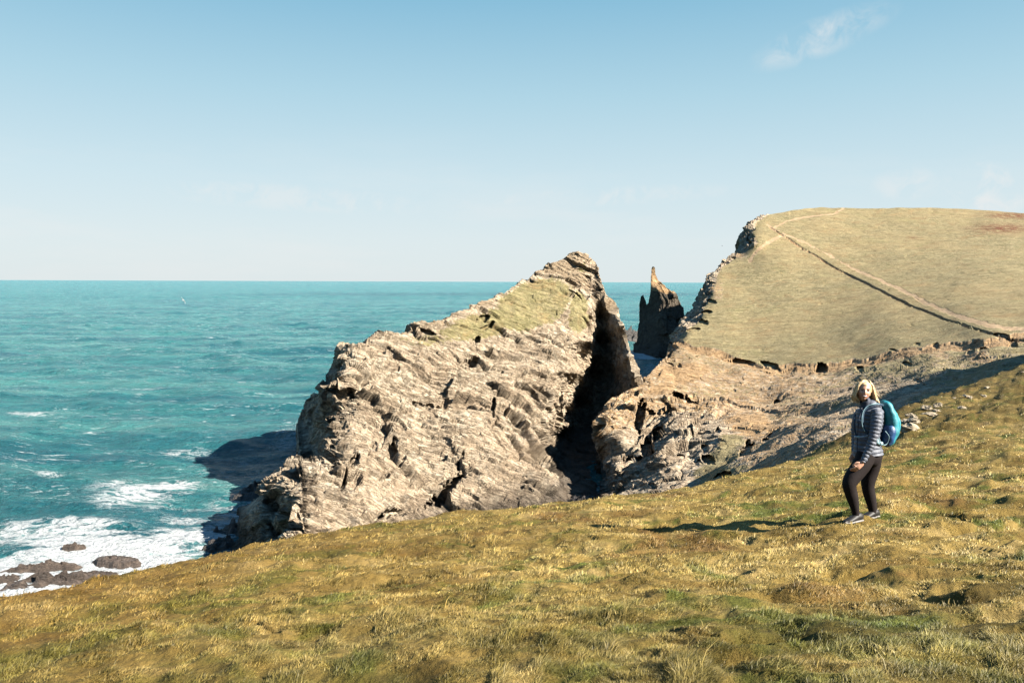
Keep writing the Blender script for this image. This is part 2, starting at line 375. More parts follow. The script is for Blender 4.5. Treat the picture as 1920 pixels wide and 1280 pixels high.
isl_c = [S(395, 1040, -.5), S(418, 1022, 0), S(446, 1010, 1), S(400, 1075, -3), S(455, 1100, -3), S(540, 1110, -3), S(640, 1110, -3), S(735, 1095, -3), S(840, 1080, -3), S(940, 1055, -3), S(1020, 1025, -3),
 (452, 975, 105), (490, 950, 101), (500, 925, 107), (512, 905, 110), (562, 855, 130), (538, 960, 89), (540, 1010, 84), (527, 955, 105), (528, 1000, 101), (500, 985, 98), (510, 1010, 95), (545, 915, 96), (525, 925, 101), (590, 1000, 88), (575, 880, 107), (560, 960, 90),
 (556, 800, 152), (572, 748, 154), (609, 745, 133), (609, 800, 123), (608, 840, 116), (566, 850, 138), (600, 750, 150), (600, 800, 146), (597, 840, 134), (580, 800, 150), (640, 740, 132), (640, 800, 124), (620, 900, 104),
 (612, 700, 158), (626, 668, 158), (636, 690, 156), (624, 716, 152), (643, 672, 138), (643, 700, 134), (628, 722, 132), (700, 636, 148), (760, 618, 152), (812, 600, 157), (870, 580, 163), (935, 556, 172), (985, 522, 184), (1045, 490, 190), (1085, 469, 190), (1118, 492, 190), (1138, 560, 184),
 (700, 700, 138), (700, 800, 126), (700, 900, 109), (700, 980, 98), (800, 650, 150), (800, 720, 141), (800, 800, 130), (800, 900, 117), (800, 970, 109),
 (900, 600, 162), (900, 680, 150), (900, 760, 140), (900, 850, 127), (900, 930, 115), (1000, 560, 176), (1000, 640, 164), (1000, 740, 150), (1000, 830, 138), (980, 900, 126), (1000, 930, 120),
 (1060, 520, 186), (1085, 570, 180), (1100, 540, 186), (1075, 640, 168), (1105, 590, 178), (1108, 640, 172), (1085, 700, 164), (1060, 750, 157), (1030, 790, 149), (1012, 825, 141), (1035, 870, 134), (1048, 905, 130), (1030, 925, 124),
 # shaded side of the chasm
 (1121, 592, 193), (1150, 590, 184), (1166, 610, 169), (1122, 640, 199), (1155, 640, 186), (1183, 668, 161), (1110, 700, 199), (1150, 700, 190), (1196, 705, 158), (1085, 760, 194), (1140, 750, 188), (1205, 740, 163),
 (1050, 820, 176), (1110, 820, 174), (1160, 820, 166), (1215, 800, 160), (1060, 880, 146), (1085, 900, 141), S(1095, 918, -.3), S(1130, 915, -2), S(1150, 900, -3), S(1210, 900, -4), S(1060, 940, 0), S(1195, 960, -4), S(1100, 985, -3)]
DI = TPS([c[:2] for c in isl_c], [math.log(c[2]) for c in isl_c])
px, py, D, u_, d_ = fan_layer(isl_T, 760, 620, DI)
V = P(px, py, D)
V = back_rows(V, np.full(V.shape[0], 26.0), 40, -4, 1.7)
ipx, ipy, _ = proj(V.reshape(-1, 3)); nb_ = 40
N = grid_normals(V)
view = V - CPOS; flip = np.sum(N * view, 2).mean() > 0
if flip: N = -N
# relief is damped where turf covers the top
gx, gy = ipx, ipy
grass = np.maximum.reduce([1.25 * np.exp(-(((gx - 1000) / 75) ** 2 + ((gy - 570 - (1000 - gx) * .2) / 48) ** 2) ** 2),
 .85 * np.exp(-(((gx - 900) / 95) ** 2 + ((gy - 610 - (900 - gx) * .22) / 30) ** 2) ** 2), 1.0 * np.exp(-(((gx - 1085) / 20) ** 2 + ((gy - 585) / 45) ** 2) ** 2), .62 * np.exp(-(((gx - 800) / 75) ** 2 + ((gy - 640) / 22) ** 2)), .55 * np.exp(-(((gx - 1095) / 22) ** 2 + ((gy - 500) / 18) ** 2))])
bk = np.zeros(V.shape[:2]); bk[:, :nb_] = 1; bk = bk.ravel()
grass = np.where(bk > 0, .3, grass)
flat = V.reshape(-1, 3)
dsp = rock_disp(flat, 1.0, (.25, .65, .70))
edge = np.minimum(1, ipx * 0 + 1)
damp = 1 - .8 * np.clip(grass, 0, 1)
upper = sstep(720, 560, gy) * (1 - np.clip(grass, 0, 1))       # weathered brown shoulder above the cliff
dn = dents(ipx, ipy, [(838, 918, 46, 11, -38, 4.5), (862, 870, 16, 5, -75, 3), (728, 970, 30, 7, -8, 3.5), (737, 838, 11, 13, 20, 3), (660, 873, 10, 15, 25, 3), (645, 905, 6, 10, 20, 2.5),
 (922, 775, 4.5, 20, 4, 3), (948, 765, 5, 12, 0, 2), (906, 596, 13, 8, -12, 3), (912, 612, 18, 4.5, -25, 2.4), (895, 635, 9, 5, -20, 2.5), (955, 635, 22, 5, 12, 2), (885, 678, 17, 6, -12, 2.6), (935, 693, 15, 5, 8, 2.2),
 (798, 628, 22, 6, 12, 2.4), (700, 838, 7, 10, 0, 2.0), (880, 830, 10, 4, 30, 1.6), (790, 762, 36, 4, 14, 2), (655, 737, 11, 9, 0, 2.5), (700, 780, 9, 7, 0, 2), (1068, 715, 7, 12, 10, 2.2), (1040, 742, 5, 12, 0, 2), (1029, 770, 6, 7, 0, 2), (1075, 555, 16, 4, 30, 2.2),
 (1100, 521, 10, 6, 0, 1.6), (1110, 560, 7, 4, 0, 1.4), (1103, 625, 3, 6, 0, 1.5), (750, 870, 4, 12, 10, 1.7), (723, 890, 7, 6, 0, 1.7), (945, 880, 5, 12, -15, 2), (1145, 800, 10, 30, 10, 2)])
wallm = sstep(1100, 1125, gx + (gy - 640) * .25) * sstep(575, 600, gy)
facem = np.maximum.reduce([sstep(614, 606, gx) * (gy > 735) * (gy < 856), sstep(645, 636, gx) * (gy > 660) * (gy < 725), sstep(536, 526, gx) * (gy > 930)])
fl = damp * dsp * (1 - .55 * wallm) * (1 - .6 * facem)
rr = V.reshape(-1, 3) + N.reshape(-1, 3) * (fl * (1 - .35 * upper))[:, None]
vd = flat - CPOS; vd /= np.linalg.norm(vd, axis=1)[:, None]
rr = rr + vd * (dn * (1 - bk) * np.where(dn < 2.4, .45, .9))[:, None]
rr += N.reshape(-1, 3) * (fbm(flat / 1.5, 4, 88) * .25 * np.clip(grass, 0, 1))[:, None]
soil = np.clip(.92 * upper * (.55 + .45 * sstep(-.4, .3, perlin(flat / 8, 907))) + .55 * np.exp(-(((gx - 870) / 75) ** 2 + ((gy - 945) / 28) ** 2)) + .35 * np.exp(-(((gx - 1060) / 40) ** 2 + ((gy - 500) / 30) ** 2)), 0, 1) * (1 - wallm) - .12
Fc = grid_faces(V.shape[0], V.shape[1], flip=flip)
isl = mesh_np('rocky_island', rr, Fc.ravel(), 4, M_island, {'grass': grass * .9 - .12 * (1 - np.clip(grass * 3, 0, 1)), 'soil': soil, 'heath': grass * 0})
tag(isl, 'large craggy pale rock outcrop with a pointed grassy top and black chasm', 'rock outcrop')

# ------------------------------------------------------------------ headland on the right
hd_T = [
 (1128, 860, 1120, 1000), (1130, 825, 1130, 1000), (1126, 795, 1140, 1000), (1136, 775, 1150, 1000), (1152, 748, 1170, 1000), (1180, 736, 1190, 1000), (1196, 728, 1215, 1000), (1213, 706, 1240, 1000), (1229, 690, 1265, 1000), (1245, 674, 1290, 1000), (1254, 652, 1315, 1000),
 (1256, 628, 1340, 995), (1272, 610, 1365, 990), (1285, 592, 1390, 985), (1300, 574, 1410, 980), (1306, 552, 1430, 975), (1322, 540, 1455, 970), (1324, 515, 1480, 965), (1345, 505, 1505, 960), (1356, 488, 1530, 955), (1378, 472, 1560, 950), (1384, 458, 1590, 945), (1388, 440, 1610, 940),
 (1402, 428, 1635, 935), (1406, 415, 1660, 930), (1436, 402, 1700, 925), (1480, 395, 1760, 920), (1545, 388, 1830, 915), (1610, 391, 1900, 910), (1680, 391, 1960, 905), (1760, 390, 2030, 900), (1840, 393, 2090, 895), (1920, 400, 2150, 890), (2010, 412, 2220, 885), (2120, 430, 2300, 880), (2260, 470, 2400, 875)]
hd_c = [S(1128, 862, 3), (1126, 795, 139), (1136, 775, 146), (1160, 750, 151), (1196, 728, 160), (1222, 690, 170), (1238, 675, 182), (1250, 665, 200), (1247, 650, 218), (1256, 628, 238), (1285, 592, 250), (1306, 555, 264), (1270, 645, 205), (1285, 610, 218), (1318, 580, 232), (1324, 515, 268), (1335, 540, 250), (1356, 488, 280), (1388, 440, 305), (1384, 458, 300), (1410, 450, 285), (1406, 415, 312), (1436, 402, 320),
 (1480, 395, 325), (1545, 388, 330), (1680, 391, 325), (1840, 393, 322), (1920, 400, 318), (2120, 430, 300), (2260, 470, 280),
 (1140, 800, 140), (1165, 830, 134), (1180, 860, 131), (1140, 870, 133), (1135, 900, 129), (1150, 925, 123), (1180, 790, 141), (1200, 760, 148), (1160, 880, 127), (1240, 890, 118), (1200, 850, 130), (1230, 820, 137), (1260, 840, 124), (1300, 800, 134), (1280, 750, 150), (1240, 740, 156), (1350, 750, 152), (1350, 820, 123), (1350, 880, 106), (1300, 900, 110),
 (1270, 700, 172), (1300, 670, 190), (1380, 700, 178), (1450, 720, 165), (1450, 800, 128), (1440, 855, 106), (1400, 840, 114), (1550, 720, 150), (1530, 790, 116), (1480, 872, 78), (1505, 848, 88), (1600, 750, 128), (1700, 710, 130), (1800, 680, 134), (1560, 838, 72), (1600, 822, 74), (1600, 790, 96), (1700, 775, 84), (1700, 740, 112), (1760, 745, 90), (1850, 712, 100), (1920, 685, 108), (1920, 648, 138), (2100, 590, 150), (1700, 830, 66), (1900, 800, 74),
 (1400, 660, 195), (1600, 660, 174), (1750, 640, 160), (1850, 630, 146), (1950, 610, 150), (1350, 600, 222), (1500, 600, 212), (1650, 600, 190), (1800, 560, 190), (1950, 540, 192), (2150, 520, 210), (1400, 540, 248), (1550, 520, 248), (1700, 500, 245), (1900, 480, 238), (1480, 440, 292), (1650, 430, 300), (1800, 430, 292),
 (1120, 1000, 100), (1300, 1000, 80), (1500, 960, 62), (1800, 920, 56), (2100, 890, 60), (2300, 880, 60), (2200, 700, 110), (2260, 560, 170)]
DH = TPS([c[:2] for c in hd_c], [math.log(c[2]) for c in hd_c])
px, py, D, u_, d_ = fan_layer(hd_T, 1000, 640, DH)
ggx = np.arange(1060, 2480, 4.0); ggy = np.arange(340, 1080, 4.0); GX, GY = np.meshgrid(ggx, ggy, indexing='ij')
GD = DH(np.stack([GX.ravel(), GY.ravel()], 1)).reshape(GX.shape)
for _ in range(3):
    for ax in (0, 1):
        pad = np.concatenate([np.repeat(GD.take([0], ax), 5, ax), GD, np.repeat(GD.take([-1], ax), 5, ax)], ax); cs_ = np.cumsum(pad, ax); m_ = GD.shape[ax]
        cs_ = np.concatenate([np.zeros_like(cs_.take([0], ax)), cs_], ax); GD = (cs_.take(range(11, 11 + m_), ax) - cs_.take(range(0, m_), ax)) / 11
def bil(G, a, b):
    i = np.clip(a.astype(int), 0, G.shape[0] - 2); j = np.clip(b.astype(int), 0, G.shape[1] - 2); u, v = np.clip(a - i, 0, 1), np.clip(b - j, 0, 1)
    return (G[i, j] * (1 - u) + G[i + 1, j] * u) * (1 - v) + (G[i, j + 1] * (1 - u) + G[i + 1, j + 1] * u) * v
Db = np.exp(bil(GD, (px - 1060) / 4, (py - 340) / 4))
ex_ = np.interp(py, [402, 415, 440, 458, 488, 515, 552, 592, 628, 672, 705, 736, 760, 900], [1446, 1420, 1412, 1420, 1372, 1342, 1330, 1318, 1280, 1256, 1236, 1215, 1180, 1180])
wb_ = sstep(5, 45, px - ex_) * sstep(392, 420, py + (px > 1480) * 40) * (1 - .8 * sstep(760, 800, py) * sstep(1420, 1340, px)) * (1 - sstep(1480, 1560, px) * sstep(0, 30, py - (870 - (px - 1480) * .42)))
D = D * (1 - wb_) + Db * wb_
V = P(px, py, D)
T = V[:, 0]; tt = proj(T)[0]
Lb = np.interp(tt, [1130, 1250, 1320, 1400, 1440, 1600, 2260], [10, 12, 14, 22, 120, 160, 160])
V = back_rows(V, Lb, 40, -4, 2.2)
ipx, ipy, iz = proj(V.reshape(-1, 3))
N = grid_normals(V)
if np.sum(N * (V - CPOS), 2).mean() > 0: N = -N; flip = True
else: flip = False
flat = V.reshape(-1, 3); Nf = N.reshape(-1, 3)
bk = np.zeros(V.shape[:2]); bk[:, :nb_] = 1; bk = bk.ravel()
gx, gy = ipx, ipy
nzl = fbm(flat / 12, 4, 301)
scarp = [(1262, 640), (1300, 646), (1345, 655), (1378, 672), (1420, 680), (1448, 690), (1480, 682), (1540, 684), (1590, 676), (1640, 664), (1690, 655), (1740, 650), (1790, 642), (1840, 636), (1900, 628), (1990, 610)]
jn = fbm(np.stack([gx / 30, gy / 90, gx * 0], 1), 5, 303, .6) * 5
yl = np.interp(gx, [a[0] for a in scarp], [a[1] for a in scarp]) + jn
below = gy - yl
edgex = np.interp(gy, [402, 415, 440, 458, 488, 515, 552, 592, 628, 672, 705, 736, 760], [1446, 1420, 1412, 1420, 1372, 1342, 1330, 1318, 1280, 1256, 1236, 1215, 1180]) + jn * .9
cliff = sstep(3, -5, gx - edgex) * (gy > 402) * (gy < 760)                          # bare left edge
lobe = sstep(1390, 1300, gx + (gy - 800) * .55 + nzl * 40) * sstep(735, 770, gy + nzl * 15)
pave = sstep(0, 14, gy - (905 - (gx - 1130) * .18) + nzl * 12 + 40) * sstep(1400, 1340, gx)
rocky = np.clip(np.maximum(cliff, lobe), 0, 1)
soil = np.maximum(np.exp(-((below - 6) / 8) ** 2) * (gx > 1262) * 1.05, .53 * sstep(0, 12, below) * sstep(1640, 1480, gx) + .43 * sstep(0, 12, below) * sstep(1480, 1640, gx))
for (a, b, c, d, k) in [(1275, 700, 70, 28, .9), (1240, 730, 45, 22, .8), (1340, 760, 80, 16, .5), (1400, 800, 100, 34, .8), (1420, 740, 110, 14, .5), (1620, 715, 90, 20, .45), (1330, 840, 80, 40, .5), (1300, 690, 60, 18, .8), (1700, 690, 80, 22, .45), (1830, 665, 70, 18, .6), (1500, 720, 60, 10, .3), (1640, 700, 50, 14, .45), (1500, 770, 90, 35, .45), (1560, 745, 60, 25, .35), (1450, 820, 50, 30, .4), (1760, 665, 60, 18, .55), (1345, 545, 22, 45, .55), (1390, 478, 25, 18, .55)]:
    soil = np.maximum(soil, k * np.exp(-((gx - a) / c) ** 2 - ((gy - b) / d) ** 2))
heath = np.maximum(np.exp(-((gx - 1880) / 60) ** 2 - ((gy - 428) / 9) ** 2), np.exp(-((gx - 1900) / 55) ** 2 - ((gy - 404) / 6) ** 2)) + .5 * np.exp(-((gx - 1713) / 6) ** 2 - ((gy - 445) / 2.5) ** 2)
soil = soil - .40 * sstep(800, 860, gy + (gx - 1130) * .15 + nzl * 25) * sstep(1420, 1340, gx)
# tracks
pathA = [(1438, 420), (1452, 430), (1480, 442), (1525, 462), (1570, 486), (1615, 510), (1660, 530), (1710, 555), (1760, 578), (1820, 600), (1870, 612), (1935, 618), (2010, 620)]
pathB = [(1450, 428), (1475, 414), (1510, 406), (1560, 402), (1582, 391)]
pathC = [(1470, 440), (1440, 455), (1418, 470), (1405, 488)]
dA, sA, pA = pl_dist(gx, gy, pathA); dB, _, _ = pl_dist(gx, gy, pathB); dC, _, _ = pl_dist(gx, gy, pathC)
wA = np.interp(pA, [0, 3, 6, 9, 12], [1.3, 1.5, 2.5, 4.2, 4.0]) * (1 + .3 * nzl)
jit = fbm(np.stack([gx / 16, gy / 10, gx * 0], 1), 5, 305, .7)
mA = sstep(wA + 1, wA - 1, dA + jit * 4.2)
mB = sstep(2.6, 1.0, dB + jit * 1.6); mC = sstep(4.2, 1.6, dC + jit * 2.5)
rut = [(1444, 427), (1478, 448), (1526, 477), (1571, 505), (1618, 528), (1672, 556), (1722, 579), (1782, 602), (1842, 619), (1872, 628), (1925, 636)]
dR, _, pR = pl_dist(gx, gy, rut)
mR = sstep(2.8, 1.0, dR + jit * 1.5) * sstep(-.45, -.1, jit)
pathm = np.maximum(np.maximum(mA, mB), mC) * (1 - bk)
grass = np.clip(1.25 - 1.9 * rocky - 1.5 * soil, 0, 1.2) - .25 * sstep(690, 720, gy) * sstep(.0, .6, nzl + .3)
# relief
rd = rock_disp(flat, 1.0, (-.3, .35, .9), 50)
hum = fbm(flat / 14, 3, 310) * .9 + fbm(flat / 2.2, 4, 311) * .10
lowz = sstep(-4, 10, below)
hum2 = (fbm(flat / 11, 2, 312) * .9 + fbm(flat / 2.4, 5, 315, .6) * .22) * lowz
f1, f2, r1 = worley(flat / np.array([1.6, 1.6, 1.2]), 320)
pock = -(sstep(.36, .2, f1)) * (r1 > .86) * .5 * sstep(.0, .3, perlin(flat / 11, 318))
disp = rd * (1 - .65 * sstep(1270, 1240, gx) * sstep(760, 720, gy)) * np.clip(.75 * rocky + .15 * lowz * np.clip(soil * 1.3, 0, 1), 0, 1) + (hum * .5 + hum2 + pock * (.35 + lowz)) * (1 - .8 * rocky)
dz = -.6 * sstep(-1.5, 3.5, below) * np.exp(-np.clip(below, 0, None) / 26) * (gx > 1262) * (.55 + .6 * np.clip(nzl + .4, 0, 1.2))
steps = [(1262, 745), (1300, 735), (1350, 742), (1400, 762), (1460, 770)]
y2 = np.interp(gx, [a[0] for a in steps], [a[1] for a in steps]) + jn * .8; b2 = gy - y2
dz += -.7 * sstep(-1.2, 2.2, b2) * np.exp(-np.clip(b2, 0, None) / 20) * sstep(1250, 1275, gx) * sstep(1480, 1440, gx)
dz -= .07 * pathm + .5 * mR * (1 - bk)
dn = dents(ipx, ipy, [(1300, 752, 40, 13, 12, 6), (1268, 742, 16, 5, -15, 3), (1200, 782, 9, 26, 8, 6), (1232, 778, 26, 7, 8, 4), (1255, 778, 13, 14, 10, 5), (1285, 785, 20, 6, -14, 5), (1213, 838, 12, 24, 10, 7), (1195, 858, 20, 6, -15, 4), (1232, 812, 16, 9, -30, 4), (1175, 862, 14, 5, -50, 3),
 (1398, 842, 9, 20, 42, 4.5), (1372, 870, 14, 6, -38, 4), (1355, 892, 16, 4.5, -5, 3), (1452, 812, 16, 4, -30, 2.5), (1435, 825, 8, 5, -10, 2.5), (1540, 688, 13, 7, -10, 5), (1613, 690, 8, 7, 20, 3.5), (1445, 684, 22, 6, 16, 3.5), (1390, 676, 26, 4, 8, 2.5), (1255, 682, 8, 5, 0, 2.5), (1273, 683, 5, 6, 0, 2.5),
 (1455, 748, 8, 5, 0, 2.5), (1434, 757, 6, 4, 0, 2), (1380, 760, 12, 4, 0, 2.2), (1345, 762, 12, 5, 20, 2.2), (1295, 815, 7, 6, 0, 2), (1325, 855, 14, 8, 10, 3), (1305, 860, 8, 6, 0, 2.5), (1347, 812, 6, 4, 0, 2), (1320, 835, 8, 7, 20, 2.4), (1275, 850, 10, 5, 10, 2.2), (1225, 915, 8, 3, 20, 1.5), (1175, 893, 5, 6, 0, 1.6),
 (1755, 648, 7, 6, -5, 2.5), (1845, 652, 12, 6, 0, 3), (1862, 678, 18, 5, -8, 3), (1820, 656, 8, 9, 0, 2.5), (1900, 640, 9, 5, 10, 3), (1880, 628, 22, 3, 10, 2), (1675, 656, 9, 2.5, 15, 2), (1720, 712, 12, 4, 25, 2.2), (1700, 680, 7, 3, 0, 1.8), (1600, 745, 8, 4, 0, 1.8),
 (1720, 645, 6, 4, 0, 1.5), (1335, 565, 9, 4, 10, 3), (1325, 585, 12, 4, 5, 3), (1318, 603, 10, 5, 10, 3), (1330, 552, 9, 3, 10, 2.5), (1300, 618, 14, 3.5, -8, 3), (1334, 530, 8, 3, 10, 2.5), (1372, 486, 8, 4, -20, 2.5), (1405, 448, 9, 12, 10, 5)])
wv = flat + Nf * disp[:, None]; wv[:, 2] += dz * (1 - bk)
vd = flat - CPOS; vd /= np.linalg.norm(vd, axis=1)[:, None]
wv += vd * (dn * (1 - bk) * .9)[:, None]
Fc = grid_faces(V.shape[0], V.shape[1], flip=flip)
fm = (mA > .5)[Fc].mean(1) > .5; fm |= (np.maximum(mB, mC) > .5)[Fc].mean(1) > .5; fm &= (bk[Fc].max(1) < .5)
at = {'grass': np.clip(grass - 1.5 * mR, -.4, 1.2), 'soil': np.maximum(soil, mR), 'heath': np.clip(heath, 0, 1)}
head = mesh_np('headland', wv, Fc[~fm].ravel(), 4, M_head, at); tag(head, kind='structure')
uq, inv = np.unique(Fc[fm].ravel(), return_inverse=True)
pth = mesh_np('path', wv[uq], inv, 4, M_path); tag(pth, kind='structure')

# ------------------------------------------------------------------ foreground grass slope (height field)
crest = [(-500, 1240, 8), (-250, 1180, 8.2), (0, 1122, 8.8), (120, 1102, 9.5), (240, 1078, 10), (350, 1056, 11), (450, 1036, 12), (560, 1012, 12.8), (650, 995, 13.5), (750, 978, 14.2), (860, 964, 15), (960, 955, 15.8), (1050, 945, 16.4), (1130, 936, 17), (1240, 920, 18.2), (1350, 902, 19.5), (1420, 884, 21), (1475, 872, 22.5)]
inner = [(1605, 972, 9.5), (0, 1280, 4.3), (500, 1280, 3.9), (960, 1280, 3.6), (1440, 1280, 3.4), (1920, 1280, 3.2), (0, 1200, 6.0), (500, 1130, 6.8), (960, 1100, 6.9), (960, 1020, 9.8), (1300, 1100, 6.2), (1300, 990, 10.2), (1920, 1100, 5.5), (1920, 980, 8.8), (1600, 1100, 6.0), (1605, 900, 15), (1800, 890, 13.5),
 (1600, 855, 22), (1720, 838, 21), (1850, 826, 20.5), (1990, 815, 20), (1560, 852, 27), (1640, 815, 33), (1690, 785, 38), (1750, 757, 45), (1800, 740, 50), (1850, 722, 56), (1920, 690, 66), (2000, 645, 74), (2120, 560, 80), (2300, 420, 85), (2500, 420, 70), (2200, 640, 55), (1850, 780, 32), (1990, 755, 36)]  # unseen crest past the right edge is raised to shade the valley behind
C3 = [P(*c) for c in crest] + [P(*c) for c in inner]
rim = [P(*c)[:2] for c in crest + [(1560, 852, 27), (1640, 815, 33), (1690, 785, 38), (1750, 757, 45), (1800, 740, 50), (1850, 722, 56), (1920, 690, 66), (2000, 645, 74), (2120, 560, 80), (2300, 420, 85)]]
rim = [rim[0] + 60 * (rim[0] - rim[1]) / np.linalg.norm(rim[0] - rim[1])] + rim + [rim[-1] + 80 * (rim[-1] - rim[-2]) / np.linalg.norm(rim[-1] - rim[-2])]
for q in [(0, 0, -1.5), (-3, 0, -1.9), (3, 0, -1.1), (0, -8, -.6), (-9, -6, -2.6), (9, -6, .4), (-20, 0, -6), (-20, -15, -5), (20, 0, -.6), (30, 14, -2.0), (0, -30, 1), (25, -30, 1), (-30, -30, -6), (45, 20, -2), (-40, 0, -12)]:
    C3.append(np.array(q) + (0, 0, CAMZ))
C3 = np.array(C3)
TG = TPS(C3[:, :2], C3[:, 2], 't', 0.0, 10.0)
fg_dents = []   # px, py, depth -> world hollow (x, y, rx, ry, angle, depth)
def hollow(px, py, d, rx, ry, ang, a):
    p = P(px, py, d); fg_dents.append((p[0], p[1], rx, ry, ang, a))
hollow(1250, 974, 10.6, .42, .22, 5, .16); hollow(1310, 974, 10.6, .25, .14, 5, .10); hollow(1552, 972, 9.6, .26, .22, 0, .12); hollow(1690, 1142, 5.3, .28, .14, 10, .13); hollow(1755, 1162, 5.1, .22, .16, 20, .12); hollow(1570, 1138, 5.3, .26, .12, -5, .09); hollow(1430, 1140, 5.4, .2, .12, 0, .12)
hollow(1640, 1085, 6.3, .6, .10, 16, .14); hollow(1880, 1200, 4.3, .3, .2, 20, .12); hollow(1830, 1165, 4.8, .22, .14, 0, .10); hollow(1440, 1235, 3.9, .22, .08, 15, .09); hollow(1370, 1255, 3.6, .2, .09, 15, .08); hollow(1900, 960, 9.5, .6, .25, 0, .16); hollow(1820, 905, 12.5, .6, .3, 0, .14)
hollow(1720, 900, 13, .3, .2, 0, .1); hollow(1860, 1000, 8, .6, .2, 10, .14); hollow(1760, 955, 10, .5, .16, 10, .12); hollow(1260, 1152, 5.2, .22, .1, 0, .1); hollow(1200, 1085, 6.8, .3, .12, 0, .1)
def mound(px, py, d, r, a): hollow(px, py, d, r, r * .7, 10, -a)
mound(1690, 1105, 6.0, .22, .07); mound(1560, 1050, 7.2, .8, .06); mound(1510, 1130, 5.6, .24, .06); mound(1300, 1055, 7.4, .5, .1); mound(1690, 1020, 8.2, .7, .06); mound(960, 1130, 6.2, .5, .08)
def fg_z(x, y, fine=True):
    q = np.stack([x, y], 1); z = TG(q)
    p3 = np.stack([x, y, x * 0], 1)
    r = np.hypot(x, y)
    dr, sd_, _ = pl_dist(x, y, rim)
    out = np.where(sd_ > 0, dr, 0)
    z = z - .22 * np.maximum(out, 0) ** 1.5
    z = z + .10 * fbm(p3 / 2.6, 3, 401) * sstep(1, 4, r)
    rt = sstep(8, 13, x) * sstep(22, 28, y)      # rough broken hummocks of the far right
    rgt = sstep(2, 6, x)
    z = z + .07 * fbm(p3 / np.array([.75, .5, 1]), 3, 402) * (.6 + .5 * rgt)
    f1, f2, rr_ = worley(p3 / .55 + .25 * np.stack([perlin(p3 / .5, 5), perlin(p3 / .5, 6), x * 0], 1) * np.array([1, 1, 0]), 403)
    z = z + (.04 + .03 * rgt) * (sstep(.75, .05, f1)) * (rr_ > .55)
    z = z + .045 * ridged(p3 / .34, 3, 408) * sstep(30, 10, r)
    z = z + rt * (.42 * ridged(p3 / 4.6, 4, 404) + .22 * ridged(p3 / np.array([1.5, .8, 1]), 3, 405))
    for (cx, cy, rx, ry, an, a) in fg_dents:
        c, s_ = math.cos(R(an)), math.sin(R(an)); m = (np.abs(x - cx) < 3) & (np.abs(y - cy) < 3)
        if not m.any(): continue
        dx, dy = x[m] - cx, y[m] - cy; u = (c * dx + s_ * dy) / rx; v = (-s_ * dx + c * dy) / ry
        z[m] -= a * np.exp(-(u * u + v * v) ** 1.5)
    return z
# three shells of one polar sheet; dense where the camera looks
az = np.concatenate([np.linspace(-180, -48, 60, endpoint=False), np.linspace(-48, 48, 900), np.linspace(48, 180, 60)[1:]])
rad = np.r_[.3, 1.0, 1.7, 1 / np.linspace(1 / 2.2, 1 / 115., 860), 130, 150]
AZ, RD = np.meshgrid(np.radians(az), rad, indexing='ij')
X, Y = RD * np.sin(AZ), RD * np.cos(AZ)
Z = fg_z(X.ravel(), Y.ravel()).reshape(X.shape)
Z = np.maximum(Z, -6)
V = np.stack([X, Y, Z], 2)
def fg_col(n):
    big = n.noise(.16, 4, .6); mid = n.noise(1.1, 5, .65, .8); sm = n.noise(5.5, 4, .7)
    c = n.ramp(mid, [(.26, (.115, .082, .024)), (.40, (.285, .207, .058)), (.54, (.47, .355, .12)), (.72, (.64, .50, .235))])
    gr = n.noise(.75, 5, .65, 1.0, vec=None)
    c = n.mix(n.ramp(gr, [(.51, 0.0), (.62, .85)]), c, (.11, .165, .025))
    br = n.noise(.5, 5, .7, .6, stretch=(1, 1, 1), rot=(.4, .8, 1.3))
    c = n.mix(n.ramp(br, [(.53, 0.0), (.68, .8)]), c, (.25, .14, .045))
    # toward the left the sward turns russet, as in the photograph
    sp = n.n('ShaderNodeSeparateXYZ'); n.l(n.pos, sp.inputs[0])
    lf = n.n('ShaderNodeMapRange'); n.l(sp.outputs['X'], lf.inputs['Value']); lf.inputs['From Min'].default_value = 1.0; lf.inputs['From Max'].default_value = -4.5
    c = n.mix(n.math('MULTIPLY', lf.outputs[0], .65), c, n.ramp(sm, [(.3, (.15, .085, .02)), (.7, (.37, .235, .06))]))
    def mr(o, a, b):
        x = n.n('ShaderNodeMapRange'); n.l(sp.outputs[o], x.inputs['Value']); x.inputs['From Min'].default_value = a; x.inputs['From Max'].default_value = b; return x.outputs[0]
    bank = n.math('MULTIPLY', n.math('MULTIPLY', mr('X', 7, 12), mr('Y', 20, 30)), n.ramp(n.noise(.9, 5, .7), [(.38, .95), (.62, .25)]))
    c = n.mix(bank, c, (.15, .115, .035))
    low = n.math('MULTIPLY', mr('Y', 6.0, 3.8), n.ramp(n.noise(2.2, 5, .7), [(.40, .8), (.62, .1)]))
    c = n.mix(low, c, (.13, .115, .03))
    return c, sm
def m_ground():
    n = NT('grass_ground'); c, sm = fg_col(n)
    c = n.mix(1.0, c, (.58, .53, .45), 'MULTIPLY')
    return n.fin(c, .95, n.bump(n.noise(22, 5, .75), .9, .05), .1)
def m_blade(name='grass_blades'):
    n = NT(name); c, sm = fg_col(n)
    a = n.attr('tone')
    c = n.mix(1.0, c, n.ramp(a, [(0, (.35, .38, .3)), (.5, (1, 1, 1)), (.85, (1.5, 1.45, 1.3)), (1, (1.85, 1.8, 1.65))]), 'MULTIPLY')
    tr = n.n('ShaderNodeBsdfTranslucent'); n.l(c, tr.inputs['Color'])
    mx = n.n('ShaderNodeMixShader'); mx.inputs[0].default_value = .3
    n.fin(c, .55, None, .25); n.l(n.b.outputs[0], mx.inputs[1]); n.l(tr.outputs[0], mx.inputs[2]); n.l(mx.outputs[0], n.out.inputs[0])
    return n.m
M_gr = m_ground(); M_bl = m_blade()
